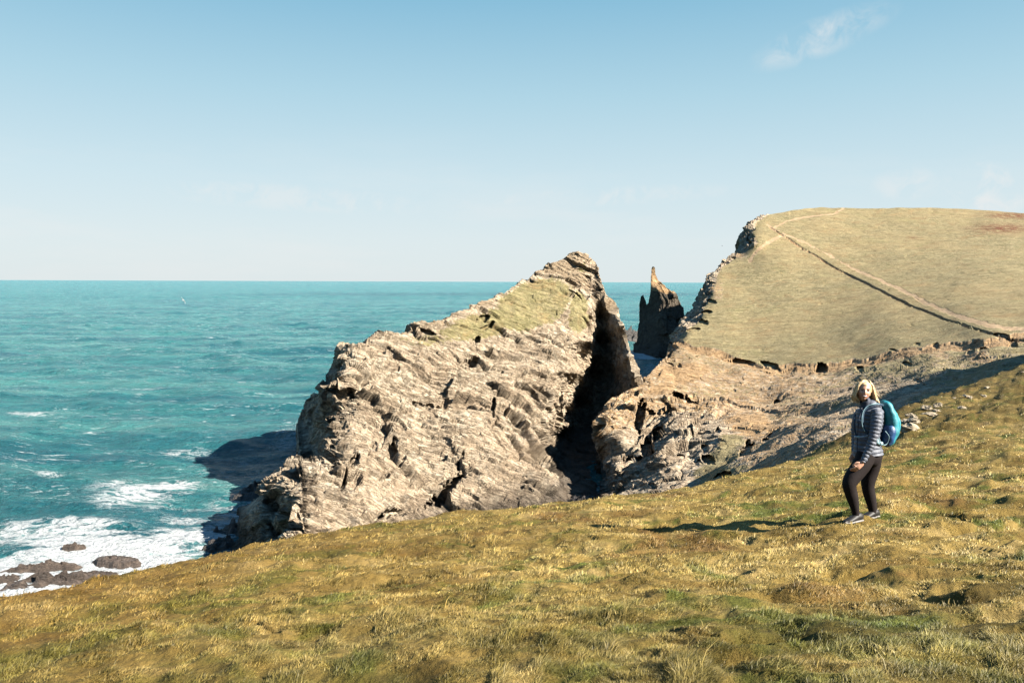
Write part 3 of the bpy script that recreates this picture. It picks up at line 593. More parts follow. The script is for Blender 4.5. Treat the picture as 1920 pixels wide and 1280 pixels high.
gs = mesh_np('grass_slope', V.reshape(-1, 3), grid_faces(V.shape[0], V.shape[1]).ravel(), 4, M_gr, smooth=True); tag(gs, kind='structure')
# blades
NB = 1500000
ph = np.radians(rng.uniform(-38, 38, NB))
t = rng.uniform(0, 1, NB); tk = rng.uniform(0, 1, NB) < .72
r = np.where(tk, 1 / (1 / 2.7 + t * (1 / 90. - 1 / 2.7)), np.exp(math.log(4) + t * math.log(20)))
r = r / np.cos(ph)
bx, by = r * np.sin(ph), r * np.cos(ph)
# gather blades into tufts
f = rng.normal(0, 1, (NB, 2)) * .0
fgi = lambda x, y: bil(Z[60:960, 3:863], (np.degrees(np.arctan2(x, y)) + 48) / (96 / 899), (1 / 2.2 - 1 / np.hypot(x, y)) / ((1 / 2.2 - 1 / 115.) / 859))
bz = fgi(bx, by)
b3 = np.stack([bx, by, bx * 0], 1)
ipx_, ipy_, idp = proj(np.stack([bx, by, bz], 1))
slope = (fgi(bx * (1 + .06 / r), by * (1 + .06 / r)) - fgi(bx * (1 - .06 / r), by * (1 - .06 / r))) / .12
facing = slope + (CAMZ - bz) / r
pk_ = rng.random(NB) < np.clip(facing / .22, .06, 1)
keep = pk_ & (ipx_ > -60) & (ipx_ < 1980) & (ipy_ < 1330) & (ipy_ > 640)
bx, by, bz, b3, r = bx[keep], by[keep], bz[keep], b3[keep], r[keep]; NB = len(bx)
ln = .85 * (.45 + .95 * sstep(-.25, .45, perlin(b3 / .17, 28) + .5 * perlin(b3 / .45, 29))) * (.026 + .020 * sstep(-.4, .5, perlin(b3 / .9, 21)) + .032 * sstep(.1, .6, perlin(b3 / .3, 22))) * rng.uniform(.6, 1.35, NB) * (1 + .25 * sstep(8, 20, r))
lf_ = rng.random(NB) < .004; ln = np.where(lf_, ln * 2.0, ln)
wd = np.maximum(.0030, .80 * r / 796) * rng.uniform(.6, 1.2, NB)
la = fbm(b3 / .8, 3, 24) * 1.6 + rng.normal(0, .8, NB) + .35      # leaning downwind, roughly to the right
ti = np.clip(.80 + .35 * perlin(b3 / .6, 26) + rng.normal(0, .25, NB), .05, 1.35)
dx, dy = np.cos(la) * np.sin(ti), np.sin(la) * np.sin(ti); dz = np.cos(ti)
ang = rng.uniform(0, math.pi, NB); wx, wy = np.cos(ang) * wd, np.sin(ang) * wd * .6
base = np.stack([bx, by, bz - .01], 1)
mid = base + np.stack([dx * .42, dy * .42, dz * .42 + .18], 1) * ln[:, None]
tip = base + np.stack([dx * 1.05, dy * 1.05, dz * .8 + .05], 1) * ln[:, None]
wv = np.stack([wx, wy, wx * 0], 1)
BV = np.stack([base - wv * .5, base + wv * .5, mid + wv * .42, mid - wv * .42, tip + wv * .12, tip - wv * .12], 1).reshape(-1, 3)
i = np.arange(NB)[:, None] * 6
BF = np.concatenate([i + [0, 1, 2, 3], i + [3, 2, 4, 5]], 1).reshape(-1)
tone = np.repeat(np.clip(rng.normal(.46, .26, NB) + .30 * perlin(b3 / .4, 27) + .35 * perlin(b3 / .14, 30), 0, 1), 6)
gb = mesh_np('grass', BV, BF, 4, M_bl, {'tone': tone}, smooth=True); tag(gb, kind='stuff')

# ------------------------------------------------------------------ sea
def sea_material():
    n = NT('sea_water')
    foam = n.attr('foam'); geo = n.n('ShaderNodeNewGeometry')
    big = n.noise(.012, 4, .6, stretch=(.5, 1.6, 1)); mid = n.noise(.07, 5, .6, stretch=(.5, 1.4, 1))
    c = n.ramp(big, [(.3, (.035, .20, .215)), (.5, (.07, .295, .295)), (.7, (.125, .385, .36))])
    c = n.mix(n.ramp(mid, [(.35, .5), (.6, 0.0)]), c, (.010, .10, .135))
    ww = n.noise(.30, 6, .68, .6, stretch=(.5, 1.7, 1)); w3 = n.noise(.022, 7, .7, .3, stretch=(.35, 2.2, 1))
    c = n.mix(n.ramp(ww, [(.38, .5), (.52, 0.0)]), c, (.010, .10, .135))
    c = n.mix(n.ramp(w3, [(.40, .6), (.54, 0.0)]), c, (.012, .11, .16))
    c = n.mix(n.ramp(w3, [(.54, 0.0), (.72, .5)]), c, (.16, .34, .31))
    c = n.mix(n.attr('band'), c, (.010, .075, .115))
    # lacy foam: ridged noise thresholded by the local foam amount
    a = n.noise(.22, 8, .68, 1.4, stretch=(.6, 1.5, 1)); b = n.noise(1.3, 7, .75, 1.2, stretch=(.6, 1.3, 1))
    lace = n.math('ABSOLUTE', n.math('SUBTRACT', a, .5)); lace2 = n.math('ABSOLUTE', n.math('SUBTRACT', b, .5))
    l = n.math('SUBTRACT', 1.0, n.math('ADD', n.math('MULTIPLY', lace, 5.0), n.math('MULTIPLY', lace2, 2.4)))
    fo = n.math('ADD', n.math('MULTIPLY', foam, 1.25), n.math('SUBTRACT', l, 1.0))
    fmask = n.ramp(fo, [(.05, 0.0), (.42, 1.0)])
    soft = n.math('MULTIPLY', n.ramp(foam, [(.45, 0.0), (.95, .42)]), n.ramp(a, [(.35, .3), (.6, 1.0)]))
    # scattered whitecaps
    wc = n.noise(.085, 5, .6, .8, stretch=(.55, 1.8, 1)); wb = n.noise(.6, 5, .75, .8, stretch=(.6, 2.0, 1))
    cap = n.math('MULTIPLY', n.ramp(wc, [(.54, 0.0), (.62, 1.0)]), n.ramp(wb, [(.56, 0.0), (.63, .9)]))
    wc2 = n.noise(.03, 4, .6, .5, stretch=(.5, 2.0, 1)); wb2 = n.noise(.22, 6, .75, .8, stretch=(.5, 2.6, 1))
    cap2 = n.math('MULTIPLY', n.ramp(wc2, [(.46, 0.0), (.56, 1.0)]), n.ramp(wb2, [(.60, 0.0), (.66, .9)]))
    fm = n.math('MAXIMUM', n.math('MAXIMUM', fmask, soft), n.math('MAXIMUM', cap, cap2), True)
    c2 = n.mix(fm, c, (.74, .78, .80))
    h = n.math('ADD', n.noise(.75, 6, .66, .4, stretch=(.7, 1.5, 1)), n.math('MULTIPLY', n.noise(3.0, 4, .6, stretch=(.8, 1.4, 1)), .35))
    h = n.math('ADD', h, n.math('MULTIPLY', n.noise(.10, 5, .65, stretch=(.4, 1.5, 1)), 1.8))
    nb = n.bump(h, 1.0, 2.6)
    rough = n.math('ADD', n.math('MULTIPLY', fm, .5), .22)
    return n.fin(c2, rough, nb, .12, IOR=1.33)
M_sea = sea_material()
az = np.concatenate([np.linspace(-180, -40, 30, endpoint=False), np.linspace(-40, 40, 800), np.linspace(40, 180, 30)[1:]])
pyr = np.concatenate([np.linspace(1500, 560, 900), np.linspace(560, 534, 80)[1:], [531, 529.5, 528.4]])
rad = np.r_[5, 20, 35 * F / (pyr - 527.0)]
AZ, RD = np.meshgrid(np.radians(az), rad, indexing='ij')
X, Y = RD * np.sin(AZ), RD * np.cos(AZ)
p3 = np.stack([X.ravel(), Y.ravel(), 0 * X.ravel()], 1)
rr_ = RD.ravel()
h = np.zeros(len(p3))
wr = np.random.default_rng(3)
for k in range(26):
    lam = 3.0 * 1.13 ** k * wr.uniform(.9, 1.1); th = R(wr.normal(78, 26)); kx, ky = math.cos(th) * 2 * math.pi / lam, math.sin(th) * 2 * math.pi / lam
    amp = .012 * lam ** .85 * (sstep(0, 1, (1400 * 1.0 - rr_ * 4 / lam) / 500))
    phs = kx * p3[:, 0] + ky * p3[:, 1] + wr.uniform(0, 6.28) + 1.2 * perlin(p3 / (lam * 2.4), k)
    h += amp * (1 - np.abs(np.sin(phs / 2)) * 2)
h += .25 * fbm(p3 / 7, 4, 61) * sstep(600, 200, rr_) + .14 * ridged(p3 / 2.4, 3, 62) * sstep(300, 120, rr_)
spx, spy, _ = proj(p3)
foam = np.zeros(len(p3)); nz = fbm(p3 / 12, 4, 63)
for (x, y, rx, ry, a) in [(40, 1090, 170, 60, 1.0), (180, 1035, 170, 36, 1.0), (90, 995, 150, 22, .75), (300, 1050, 60, 24, .95), (330, 1005, 60, 18, .8), (255, 925, 90, 28, .62), (320, 905, 80, 14, .5), (340, 965, 60, 12, .55), (350, 835, 60, 8, .4), (460, 970, 90, 90, .34), (400, 1010, 70, 50, .42), (520, 890, 70, 45, .28), (470, 860, 80, 40, .15), (60, 765, 50, 5, .4), (260, 733, 14, 3, .4), (90, 895, 30, 5, .35), (545, 820, 40, 16, .35),
  (1215, 662, 34, 6, .75), (1225, 690, 30, 14, .3), (1110, 915, 22, 20, .3), (30, 1040, 60, 20, .6), (-200, 1100, 300, 60, .9)]:
    foam = np.maximum(foam, a * np.exp(-(((spx - x) / rx) ** 2 + ((spy - y) / ry) ** 2) ** 1.4 * .8) * (rr_ < 700))
foam = np.clip(foam + nz * .35 * sstep(0.05, .4, foam), 0, 1)
band = .55 * np.exp(-((spy - 551 - 3 * nz) / 2.6) ** 2) * sstep(250, 750, spx) * (rr_ > 800) + .35 * sstep(500, 0, spx) * sstep(760, 900, spy) * (rr_ < 400)
h += foam * .25 * ridged(p3 / 1.7, 3, 64)
SV = np.stack([X, Y, h.reshape(X.shape)], 2)
SV[:, -3:, 2] = 0
sea = mesh_np('sea', SV.reshape(-1, 3), grid_faces(SV.shape[0], SV.shape[1]).ravel(), 4, M_sea, {'foam': foam, 'band': band}, smooth=True); tag(sea, kind='structure')

# ------------------------------------------------------------------ sea stack
st_T = [(1188, 646, 1188, 668), (1195, 640, 1197, 668), (1198, 600, 1201, 668), (1199, 570, 1205, 668), (1202, 556, 1209, 668), (1206, 553, 1212, 668), (1209, 560, 1215, 668), (1212, 572, 1218, 668), (1217, 566, 1221, 668), (1220, 546, 1224, 668), (1221, 520, 1227, 668), (1221.5, 503, 1229, 668), (1224, 499, 1231, 668), (1228, 501, 1233, 668), (1229, 514, 1236, 668),
 (1234, 526, 1240, 668), (1243, 532, 1246, 668), (1254, 540, 1254, 668), (1264, 546, 1262, 668), (1274, 560, 1270, 668), (1280, 577, 1278, 668), (1281, 600, 1286, 668), (1290, 630, 1296, 668), (1300, 655, 1304, 670)]
st_c = [(1188, 646, 408), (1188, 668, 402), (1198, 600, 408), (1206, 553, 407), (1212, 580, 405), (1222, 520, 403), (1225, 499, 403), (1234, 526, 406), (1254, 540, 404), (1274, 560, 398), (1281, 600, 392), (1300, 655, 384), (1304, 670, 380), (1240, 541, 396), (1262, 552, 393), (1224, 545, 400), (1232, 541, 397), (1240, 600, 392), (1215, 610, 400), (1260, 620, 386), (1220, 650, 394), (1250, 655, 386), (1230, 668, 384), (1210, 668, 392), (1270, 668, 380)]
DS = TPS([c[:2] for c in st_c], [math.log(c[2]) for c in st_c])
px, py, D, _, _ = fan_layer(st_T, 420, 200, DS)
V = P(px, py, D)
tt = proj(V[:, 0])[0]
V = back_rows(V, np.interp(tt, [1188, 1200, 1212, 1219, 1230, 1236, 1250, 1300], [6, 5, 8, 4, 4, 10, 18, 18]), 30, -4, 1.4)
N = grid_normals(V); fl_ = np.sum(N * (V - CPOS), 2).mean() > 0
if fl_: N = -N
flat = V.reshape(-1, 3)
amp = np.interp(proj(flat)[0], [1190, 1212, 1218, 1232, 1240], [.35, .35, .15, .15, .6])
wv = flat + N.reshape(-1, 3) * (rock_disp(flat, 1.6, (.95, .2, .1), 90) * .7 * amp)[:, None]
stk = mesh_np('sea_stack', wv, grid_faces(V.shape[0], V.shape[1], flip=fl_).ravel(), 4, land_material('stack_rock', [(.035, .028, .02), (.08, .065, .048), (.13, .105, .078), (.24, .20, .15), (.10, .08, .058)], SOIL, TURF), {'grass': np.full(len(wv), -.5), 'soil': np.where((proj(flat)[1] < 545 + (proj(flat)[0] - 1222) * .12) & (proj(flat)[0] > 1220.5), .95, -.5), 'heath': np.zeros(len(wv))})  # soil value here paints the sunlit tan top above the dark body
tag(stk, 'dark sea stack with a thin finger of rock standing up beyond the gap', 'sea stack')

# ------------------------------------------------------------------ rocks in the water
def sea_rock(px, py, a, b, h, ang, label, seed, group='rocks awash near the shore', mat=None):
    d = sea_d(px, py); c = P(px, py, d)
    n = 110; g = np.linspace(-1.5, 1.5, n); U, Vv = np.meshgrid(g, g, indexing='ij')
    x, y = U * a, Vv * b; cs, s_ = math.cos(R(ang)), math.sin(R(ang))
    X, Y = c[0] + cs * x - s_ * y, c[1] + s_ * x + cs * y
    p3 = np.stack([X.ravel(), Y.ravel(), np.full(n * n, seed * 7.3)], 1)
    rad_ = np.sqrt(U ** 2 + Vv ** 2).ravel() + .28 * fbm(p3 / (a * .5), 4, seed)
    pr = np.clip(1 - rad_ ** 2, -1, 1)
    rdg = ridged(np.stack([p3[:, 0] * .35 + p3[:, 1] * .1, p3[:, 1], p3[:, 2]], 1) / (b * .55), 4, seed + 5)
    fw1, fw2, fid, fdl = worley(np.stack([p3[:, 0] / (a * .30), p3[:, 1] / (b * .35), p3[:, 2] * 0], 1), seed + 9, True)
    z = -.28 * h + 1.25 * h * np.maximum(pr, 0) ** .7 * (.35 + .55 * rdg + .5 * fbm(p3 / (a * .4), 4, seed + 3) + .7 * (fid - .4) + .8 * facet(fdl, fid))
    z = np.where(pr > 0, z, np.maximum(pr * 1.2, -1.2))
    V = np.stack([X.ravel(), Y.ravel(), z - .12 * h], 1)
    o = mesh_np('sea_rock', V, grid_faces(n, n).ravel(), 4, mat or M_dark)
    return tag(o, label, 'rock', group)
def brown_rock():
    n = NT('brown_wet_rock'); a = n.noise(.9, 6, .7); st = n.noise(1.5, 6, .7, 1.5, stretch=(.3, .8, 4))
    c = n.ramp(a, [(.3, (.03, .022, .017)), (.5, (.085, .062, .048)), (.75, (.20, .15, .115))])
    return n.fin(c, .55, n.bump(n.math('ADD', a, st), 1, .5), .4)
M_brk = brown_rock()
sea_rock(105, 1086, 5.4, 1.7, .75, 14, 'largest long brown rock in white foam at the lower left', 3, mat=M_brk)
sea_rock(70, 1062, 4.0, .9, .5, 18, 'thin ridge of brown rock just behind the largest foam rock', 5, mat=M_brk)
sea_rock(18, 1083, 1.8, .7, .3, 10, 'small flat rock in foam at the left edge', 8, mat=M_brk)
sea_rock(138, 1022, 1.4, .5, .4, 5, 'small lone rock farthest out in the breaking surf', 11, mat=M_brk)
sea_rock(218, 1046, 2.6, 1.0, .2, -12, 'low rock half washed over by foam right of the others', 14, mat=M_brk)
sea_rock(180, 1074, 2.2, .6, .22, 6, 'low rock behind the grass edge beside the largest foam rock', 17, mat=M_brk)
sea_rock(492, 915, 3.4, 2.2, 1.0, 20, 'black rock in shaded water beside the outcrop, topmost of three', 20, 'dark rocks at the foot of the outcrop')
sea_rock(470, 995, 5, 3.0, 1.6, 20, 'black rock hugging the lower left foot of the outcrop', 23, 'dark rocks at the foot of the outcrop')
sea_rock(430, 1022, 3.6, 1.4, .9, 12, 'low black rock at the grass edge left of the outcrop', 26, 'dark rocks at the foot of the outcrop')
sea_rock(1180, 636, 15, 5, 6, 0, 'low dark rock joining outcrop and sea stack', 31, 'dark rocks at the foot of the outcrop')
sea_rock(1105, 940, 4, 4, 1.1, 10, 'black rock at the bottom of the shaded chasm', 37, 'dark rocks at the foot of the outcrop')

def hit(px, py, a=8.0, b=110.0):
    for d in np.arange(a, b, .4):
        q = P(px, py, d)
        if q[2] < fg_z(np.array([q[0]]), np.array([q[1]]))[0]: return q
    return None
srg = random.Random(11)
M_stone = plain_stone = None
def stone_mat():
    n = NT('pale_stone'); a = n.noise(3.5, 6, .7); c = n.ramp(a, [(.3, (.13, .10, .06)), (.5, (.30, .245, .17)), (.75, (.48, .42, .32))])
    return n.fin(c, .85, n.bump(n.noise(9, 5, .7), .8, .06), .3)
M_stone = stone_mat()
for k in range(22):
    t_ = srg.random(); sxp = 1690 + 250 * t_; crest_y = np.interp(sxp, [1640, 1690, 1750, 1800, 1850, 1920, 2000], [815, 785, 757, 740, 722, 690, 645])
    syp = crest_y + 3 + abs(srg.gauss(0, 11)); q = hit(sxp, syp, 20)
    if q is None: continue
    a_ = srg.uniform(.09, .22) * (1 + .5 * (srg.random() < .2)); n_ = 16
    th_, ph__ = np.meshgrid(np.linspace(0, 2 * math.pi, n_ + 1), np.linspace(0, math.pi, n_), indexing='ij')
    U3 = np.stack([np.sin(ph__) * np.cos(th_), np.sin(ph__) * np.sin(th_), np.cos(ph__)], 2).reshape(-1, 3)
    f1_, f2_, fi_, fd_ = worley(U3 * 1.3 + k * 9.1, 77, True)
    rr3 = .8 + .45 * (fi_ - .5) * .6 + .3 * facet(fd_, fi_)
    rr3 = rr3.reshape(n_ + 1, n_); rr3[-1] = rr3[0]; rr3[:, 0] = rr3[0, 0]; rr3[:, -1] = rr3[0, -1]
    V3 = q + U3 * rr3.reshape(-1, 1) * np.array([a_ * srg.uniform(.9, 1.5), a_, a_ * srg.uniform(.5, .8)]) + np.array([0, 0, a_ * .15])
    tag(mesh_np('stone', V3, grid_faces(n_ + 1, n_).ravel(), 4, M_stone), 'small pale stone among the rubble along the top of the bank behind the walker', 'stone', 'pale stones along the top of the bank')

# ------------------------------------------------------------------ generic lofts
def ring_mesh(path, radii, seg=20, cap=True, ruff=None):
    """tube through world points; radii = (across the picture, in depth)"""
    Pp = np.array(path, float); n = len(Pp); vs = []; fs = []
    tg = np.gradient(Pp, axis=0); tg /= np.linalg.norm(tg, axis=1)[:, None]
    ref = np.array(FWD)
    for k in range(n):
        t_ = tg[k]; a = np.cross(t_, ref); L = np.linalg.norm(a)
        a = a / L if L > 1e-3 else np.array([1., 0, 0]); b = np.cross(a, t_)
        for j in range(seg):
            th = 2 * math.pi * j / seg
            vs.append(Pp[k] + a * math.cos(th) * radii[k][0] + b * math.sin(th) * radii[k][1])
    for k in range(n - 1):
        for j in range(seg):
            fs.append((k * seg + j, k * seg + (j + 1) % seg, (k + 1) * seg + (j + 1) % seg, (k + 1) * seg + j))
    if cap:
        vs.append(Pp[0]); vs.append(Pp[-1]); c0, c1 = len(vs) - 2, len(vs) - 1
        for j in range(seg):
            fs.append((c0, (j + 1) % seg, j)); fs.append((c1, (n - 1) * seg + j, (n - 1) * seg + (j + 1) % seg))
    return vs, fs
def smooth_path(pts, n):
    pts = np.array(pts, float); m = len(pts); u = np.linspace(0, m - 1, n); out = []
    for x in u:
        i = min(int(x), m - 2); t_ = x - i
        p0, p1, p2, p3 = pts[max(i - 1, 0)], pts[i], pts[i + 1], pts[min(i + 2, m - 1)]
        out.append(.5 * ((2 * p1) + (p2 - p0) * t_ + (2 * p0 - 5 * p1 + 4 * p2 - p3) * t_ ** 2 + (3 * p1 - p0 - 3 * p2 + p3) * t_ ** 3))
    return np.array(out)
class MB:
    def __init__(s): s.v, s.f = [], []
    def add(s, vf):
        o = len(s.v); s.v += [tuple(map(float, q)) for q in vf[0]]; s.f += [tuple(i + o for i in q) for q in vf[1]]; return s
    def build(s, name, mat, parent=None, smooth=True, voxel=None, org=(0, 0, 0)):
        me = bpy.data.meshes.new(name); me.from_pydata([(a - org[0], b - org[1], c - org[2]) for a, b, c in s.v], [], s.f)
        for p in me.polygons: p.use_smooth = smooth
        me.materials.append(mat); o = bpy.data.objects.new(name, me); COL.objects.link(o)
        if parent: o.parent = parent
        if voxel:
            m = o.modifiers.new('join', 'REMESH'); m.mode = 'VOXEL'; m.voxel_size = voxel; m.use_smooth_shade = smooth
            q = o.modifiers.new('relax', 'SMOOTH'); q.iterations = 3; q.factor = .5
        return o
def plain(name, col, rough=.7, spec=.3, var=.25, scale=30, bump=None, bd=.004, **k):
    n = NT(name); f = n.noise(scale, 4, .6)
    c = n.mix(1.0, col, n.ramp(f, [(.3, (1 - var,) * 3), (.7, (1 + var,) * 3)]), 'MULTIPLY')
    nb = n.bump(n.noise(bump, 4, .6), .6, bd) if bump else None
    return n.fin(c, rough, nb, spec, **k)

# ------------------------------------------------------------------ the walker
lo_, hi_ = 8.0, 11.5
for _ in range(40):
    md = (lo_ + hi_) / 2; q = P(1618, 971, md)
    if q[2] > fg_z(np.array([q[0]]), np.array([q[1]]))[0]: lo_ = md
    else: hi_ = md
D0 = md; K = D0 / F
def PP(px, py, dd=0.0):
    """point at a picture position near the walker; dd is metres nearer (-) or farther (+)"""
    p = P(px, py, D0)      # offset along the horizontal view direction keeps sizes true
    return P(px, py, D0 + dd)
def tube(pts, n=24, seg=20, fy=1.0):
    """pts: (px, py, dd, half width in photo px, depth half in m or None)"""
    A = smooth_path([(a, b, c, d, (e if e is not None else d * K * fy)) for a, b, c, d, e in pts], n)
    return ring_mesh([PP(*q[:3]) for q in A], [(max(q[3] * K, .002), max(q[4], .002)) for q in A], seg)
foot0 = P(1618, 971, D0)
M_skin = plain('skin', (.50, .28, .19), .5, .4, .08, 40, Subsurface_Weight=.08)
M_hair = plain('blonde_hair', (.66, .46, .24), .45, .4, .45, 60, 90, .004)
M_leg = plain('dark_leggings', (.012, .008, .008), .8, .12, .2, 40, 60, .003)
M_shoe = plain('dark_shoe', (.008, .007, .007), .6, .3, .2)
M_sole = plain('white_sole', (.20, .19, .18), .6)
def jacket_mat():
    n = NT('quilted_jacket'); f = n.noise(26, 4, .6)
    c = n.mix(1.0, (.085, .098, .13), n.ramp(f, [(.3, (.7,) * 3), (.7, (1.3,) * 3)]), 'MULTIPLY')
    return n.fin(c, .6, n.bump(n.noise(38, 4, .6), .8, .008), .35)
M_jack = jacket_mat()
M_collar = plain('navy_collar', (.018, .026, .05), .7)
M_teal = plain('teal_nylon', (.010, .20, .25), .6, .4, .3, 12, 22, .01)
M_blue = plain('blue_nylon', (.008, .055, .17), .5, .4, .3, 14, 24, .01)
M_navy = plain('navy_webbing', (.006, .035, .07), .7)
M_trim = plain('pale_blue_trim', (.26, .42, .48), .6)
M_belt = plain('grey_webbing', (.30, .36, .42), .6)
M_dk = plain('dark_eye', (.02, .012, .01), .3)
M_lip = plain('lip', (.42, .12, .10), .5)
M_teeth = plain('teeth', (.75, .72, .68), .3)
person = empty('person', tuple(foot0), 'smiling walker with blonde hair, quilted grey jacket and black leggings standing on the grass', 'person')
ORG = tuple(foot0)
# head frame
hc = PP(1620, 733, -.01)
hf = np.array([-.26, -.96, .05]); hf /= np.linalg.norm(hf); hr = np.cross(hf, (0, 0, 1)); hr /= np.linalg.norm(hr); hu = np.cross(hr, hf)
tl = R(6); hr, hu = hr * math.cos(tl) + hu * math.sin(tl), hu * math.cos(tl) - hr * math.sin(tl)
def H(x, y, z): return hc + hr * x + hf * y + hu * z     # x to her... picture right, y out of the face, z up
def head_vf():
    vs = []; fs = []; nu, nv = 40, 30
    for i in range(nv + 1):
        ph_ = math.pi * i / nv
        for j in range(nu):
            th = 2 * math.pi * j / nu; x, y, z = math.sin(ph_) * math.cos(th), math.sin(ph_) * math.sin(th), math.cos(ph_)
            k = 1 - .30 * max(0, -z) ** 1.6
            X, Y, Z_ = x * .073 * k, y * .092 * (1 - .12 * max(0, -z)), z * .112
            if y > 0:
                Y *= 1 - .10 * (1 - abs(x)) * 0
                e = math.exp(-((abs(X) - .030) / .014) ** 2 - ((Z_ - .012) / .012) ** 2); Y -= .010 * e
                Y += .022 * math.exp(-(X / .011) ** 2 - ((Z_ + .018) / .020) ** 2) + .010 * math.exp(-(X / .010) ** 2 - ((Z_ - .004) / .02) ** 2)
                Y += .007 * math.exp(-((abs(X) - .040) / .018) ** 2 - ((Z_ + .022) / .018) ** 2)
                Y += .010 * math.exp(-(X / .02) ** 2 - ((Z_ + .092) / .02) ** 2)
            vs.append(H(X, Y, Z_))
    for i in range(nv):
        for j in range(nu): fs.append((i * nu + j, (i + 1) * nu + j, (i + 1) * nu + (j + 1) % nu, i * nu + (j + 1) % nu))
    return vs, fs
def ball(c, r, seg=12, sc=(1, 1, 1), ax=None):
    vs = []; fs = []
    ax = ax if ax is not None else (np.array([1., 0, 0]), np.array([0, 1., 0]), np.array([0, 0, 1.]))
    for i in range(seg + 1):
        p_ = math.pi * i / seg
        for j in range(seg): 
            t_ = 2 * math.pi * j / seg
            vs.append(np.array(c) + r * (ax[0] * sc[0] * math.sin(p_) * math.cos(t_) + ax[1] * sc[1] * math.sin(p_) * math.sin(t_) + ax[2] * sc[2] * math.cos(p_)))
    for i in range(seg):
        for j in range(seg): fs.append((i * seg + j, (i + 1) * seg + j, (i + 1) * seg + (j + 1) % seg, i * seg + (j + 1) % seg))
    return vs, fs
front_leg = [(1624, 852, -.06, 17, .11), (1617, 868, -.08, 16.5, .105), (1607, 883, -.10, 15.5, .095), (1597, 897, -.12, 14.2, .085), (1592.5, 908, -.13, 12.8, .075), (1594.5, 920, -.12, 11.6, .068), (1598, 932, -.11, 11, .064), (1602, 948, -.10, 8.4, .05), (1604.5, 962, -.09, 6.4, .04), (1605, 970, -.09, 6.2, .04)]
rear_leg = [(1636, 852, .10, 16.5, .11), (1635.5, 868, .11, 15.5, .105), (1632, 884, .12, 14.2, .095), (1628, 900, .12, 13, .085), (1627.5, 912, .12, 11.6, .075), (1630, 926, .12, 11, .068), (1633, 938, .12, 10, .06), (1635.5, 952, .12, 8, .05), (1635.8, 963, .12, 6.6, .042), (1635.5, 970, .12, 6.4, .04)]
torso = [(1626, 752, .0, 9, .07), (1631, 761, .0, 17, .11), (1632, 770, 0, 23, .15), (1630, 785, 0, 25, .15), (1628, 800, 0, 25, .14), (1627, 820, 0, 23.5, .13), (1627, 838, 0, 25, .145), (1628, 852, 0, 27, .155)]
near_arm = [(1641, 768, -.16, 9, .06), (1644, 780, -.19, 10.2, .065), (1642, 798, -.21, 9.6, .06), (1638, 818, -.22, 8.4, .052), (1631, 838, -.22, 7, .045), (1623, 855, -.22, 5.6, .036), (1618, 865, -.22, 4.8, .031)]
far_arm = [(1614, 772, .12, 8.5, .06), (1608, 785, .20, 9, .06), (1605, 805, .24, 8.5, .055), (1604, 822, .24, 7.5, .05), (1603, 838, .20, 6.2, .04), (1602, 849, .16, 5, .03)]
def shrink(L, k): return [(a, b, c, d * k, e * k) for a, b, c, d, e in L]
def hand(mb, wr_, di, cu, side, n_=4):
    """palm, four unequal bent fingers and a thumb: wr_ wrist point, di along the hand, cu toward the palm, side toward the thumb"""
    di = di / np.linalg.norm(di); cu = cu / np.linalg.norm(cu); side = side / np.linalg.norm(side)
    mb.add(ring_mesh(smooth_path([wr_ - di * .02, wr_ + di * .02, wr_ + di * .055, wr_ + di * .088], 10), [(.024, .020)] * 3 + [(.036, .017)] * 5 + [(.034, .014)] * 2, 14))
    for k, L in enumerate((.066, .074, .069, .055)):
        b0 = wr_ + di * .080 + side * (.027 - .0185 * k)
        p_ = [b0, b0 + di * L * .42 + cu * L * .16, b0 + di * L * .66 + cu * L * .50, b0 + di * L * .62 + cu * L * .86]
        mb.add(ring_mesh(smooth_path(p_, 10), [(.0088 - .0002 * i, .0088 - .0002 * i) for i in range(10)], 10))
    b0 = wr_ + di * .028 + side * .026
    mb.add(ring_mesh(smooth_path([b0, b0 + side * .022 + di * .018 + cu * .01, b0 + side * .026 + di * .046 + cu * .02, b0 + side * .016 + di * .064 + cu * .03], 10), [(.0115 - .0003 * i, .0115 - .0003 * i) for i in range(10)], 10))
mb = MB(); mb.add(head_vf()); mb.add(tube([(1621, 742, .02, 7.5, .05), (1624, 752, .02, 7.5, .052), (1627, 764, .01, 10, .06)], 8))
mb.add(tube(shrink(torso[1:], .86), 24, 24)); mb.add(tube(shrink(front_leg, .93))); mb.add(tube(shrink(rear_leg, .93))); mb.add(tube(shrink(near_arm, .8))); mb.add(tube(shrink(far_arm, .8)))
RX, DN, CA = np.array(RIGHT), np.array([0, 0, -1.]), -np.array(FWD)
hand(mb, PP(1617, 866, -.22), -RX * .75 + DN * .8, -RX * .2 + DN * .2 + FWD * .9, -RX * .6 - DN * .5 + CA * .2)
hand(mb, PP(1601.5, 850, .13), -RX * .35 + DN * 1.0, FWD * .3 + RX * .9, CA)
for sgn in (-1, 1): mb.add(ball(H(sgn * .072, -.004, -.004), .02, 10, (.35, .6, 1.3), (hr, hf, hu)))
mb.build('body', M_skin, person, voxel=.0045, org=ORG)
for sgn in (-1, 1):
    MB().add(ball(H(sgn * .029, .080, .013), .0105, 10, (1.5, .5, .6), (hr, hf, hu))).build('eye', M_dk, person, org=ORG)
    MB().add(ring_mesh(smooth_path([H(sgn * .015, .090, .032), H(sgn * .030, .088, .037), H(sgn * .046, .076, .030)], 8), [(.0042, .0035)] * 8, 8)).build('eyebrow', plain('brow', (.22, .13, .07), .6) if sgn < 0 else bpy.data.materials['brow'], person, org=ORG)
MB().add(ring_mesh(smooth_path([H(-.027, .079, -.042), H(-.013, .090, -.051), H(0, .093, -.053), H(.013, .090, -.051), H(.027, .079, -.042)], 14), [(.0055, .006)] * 14, 10)).build('lips', M_lip, person, org=ORG)
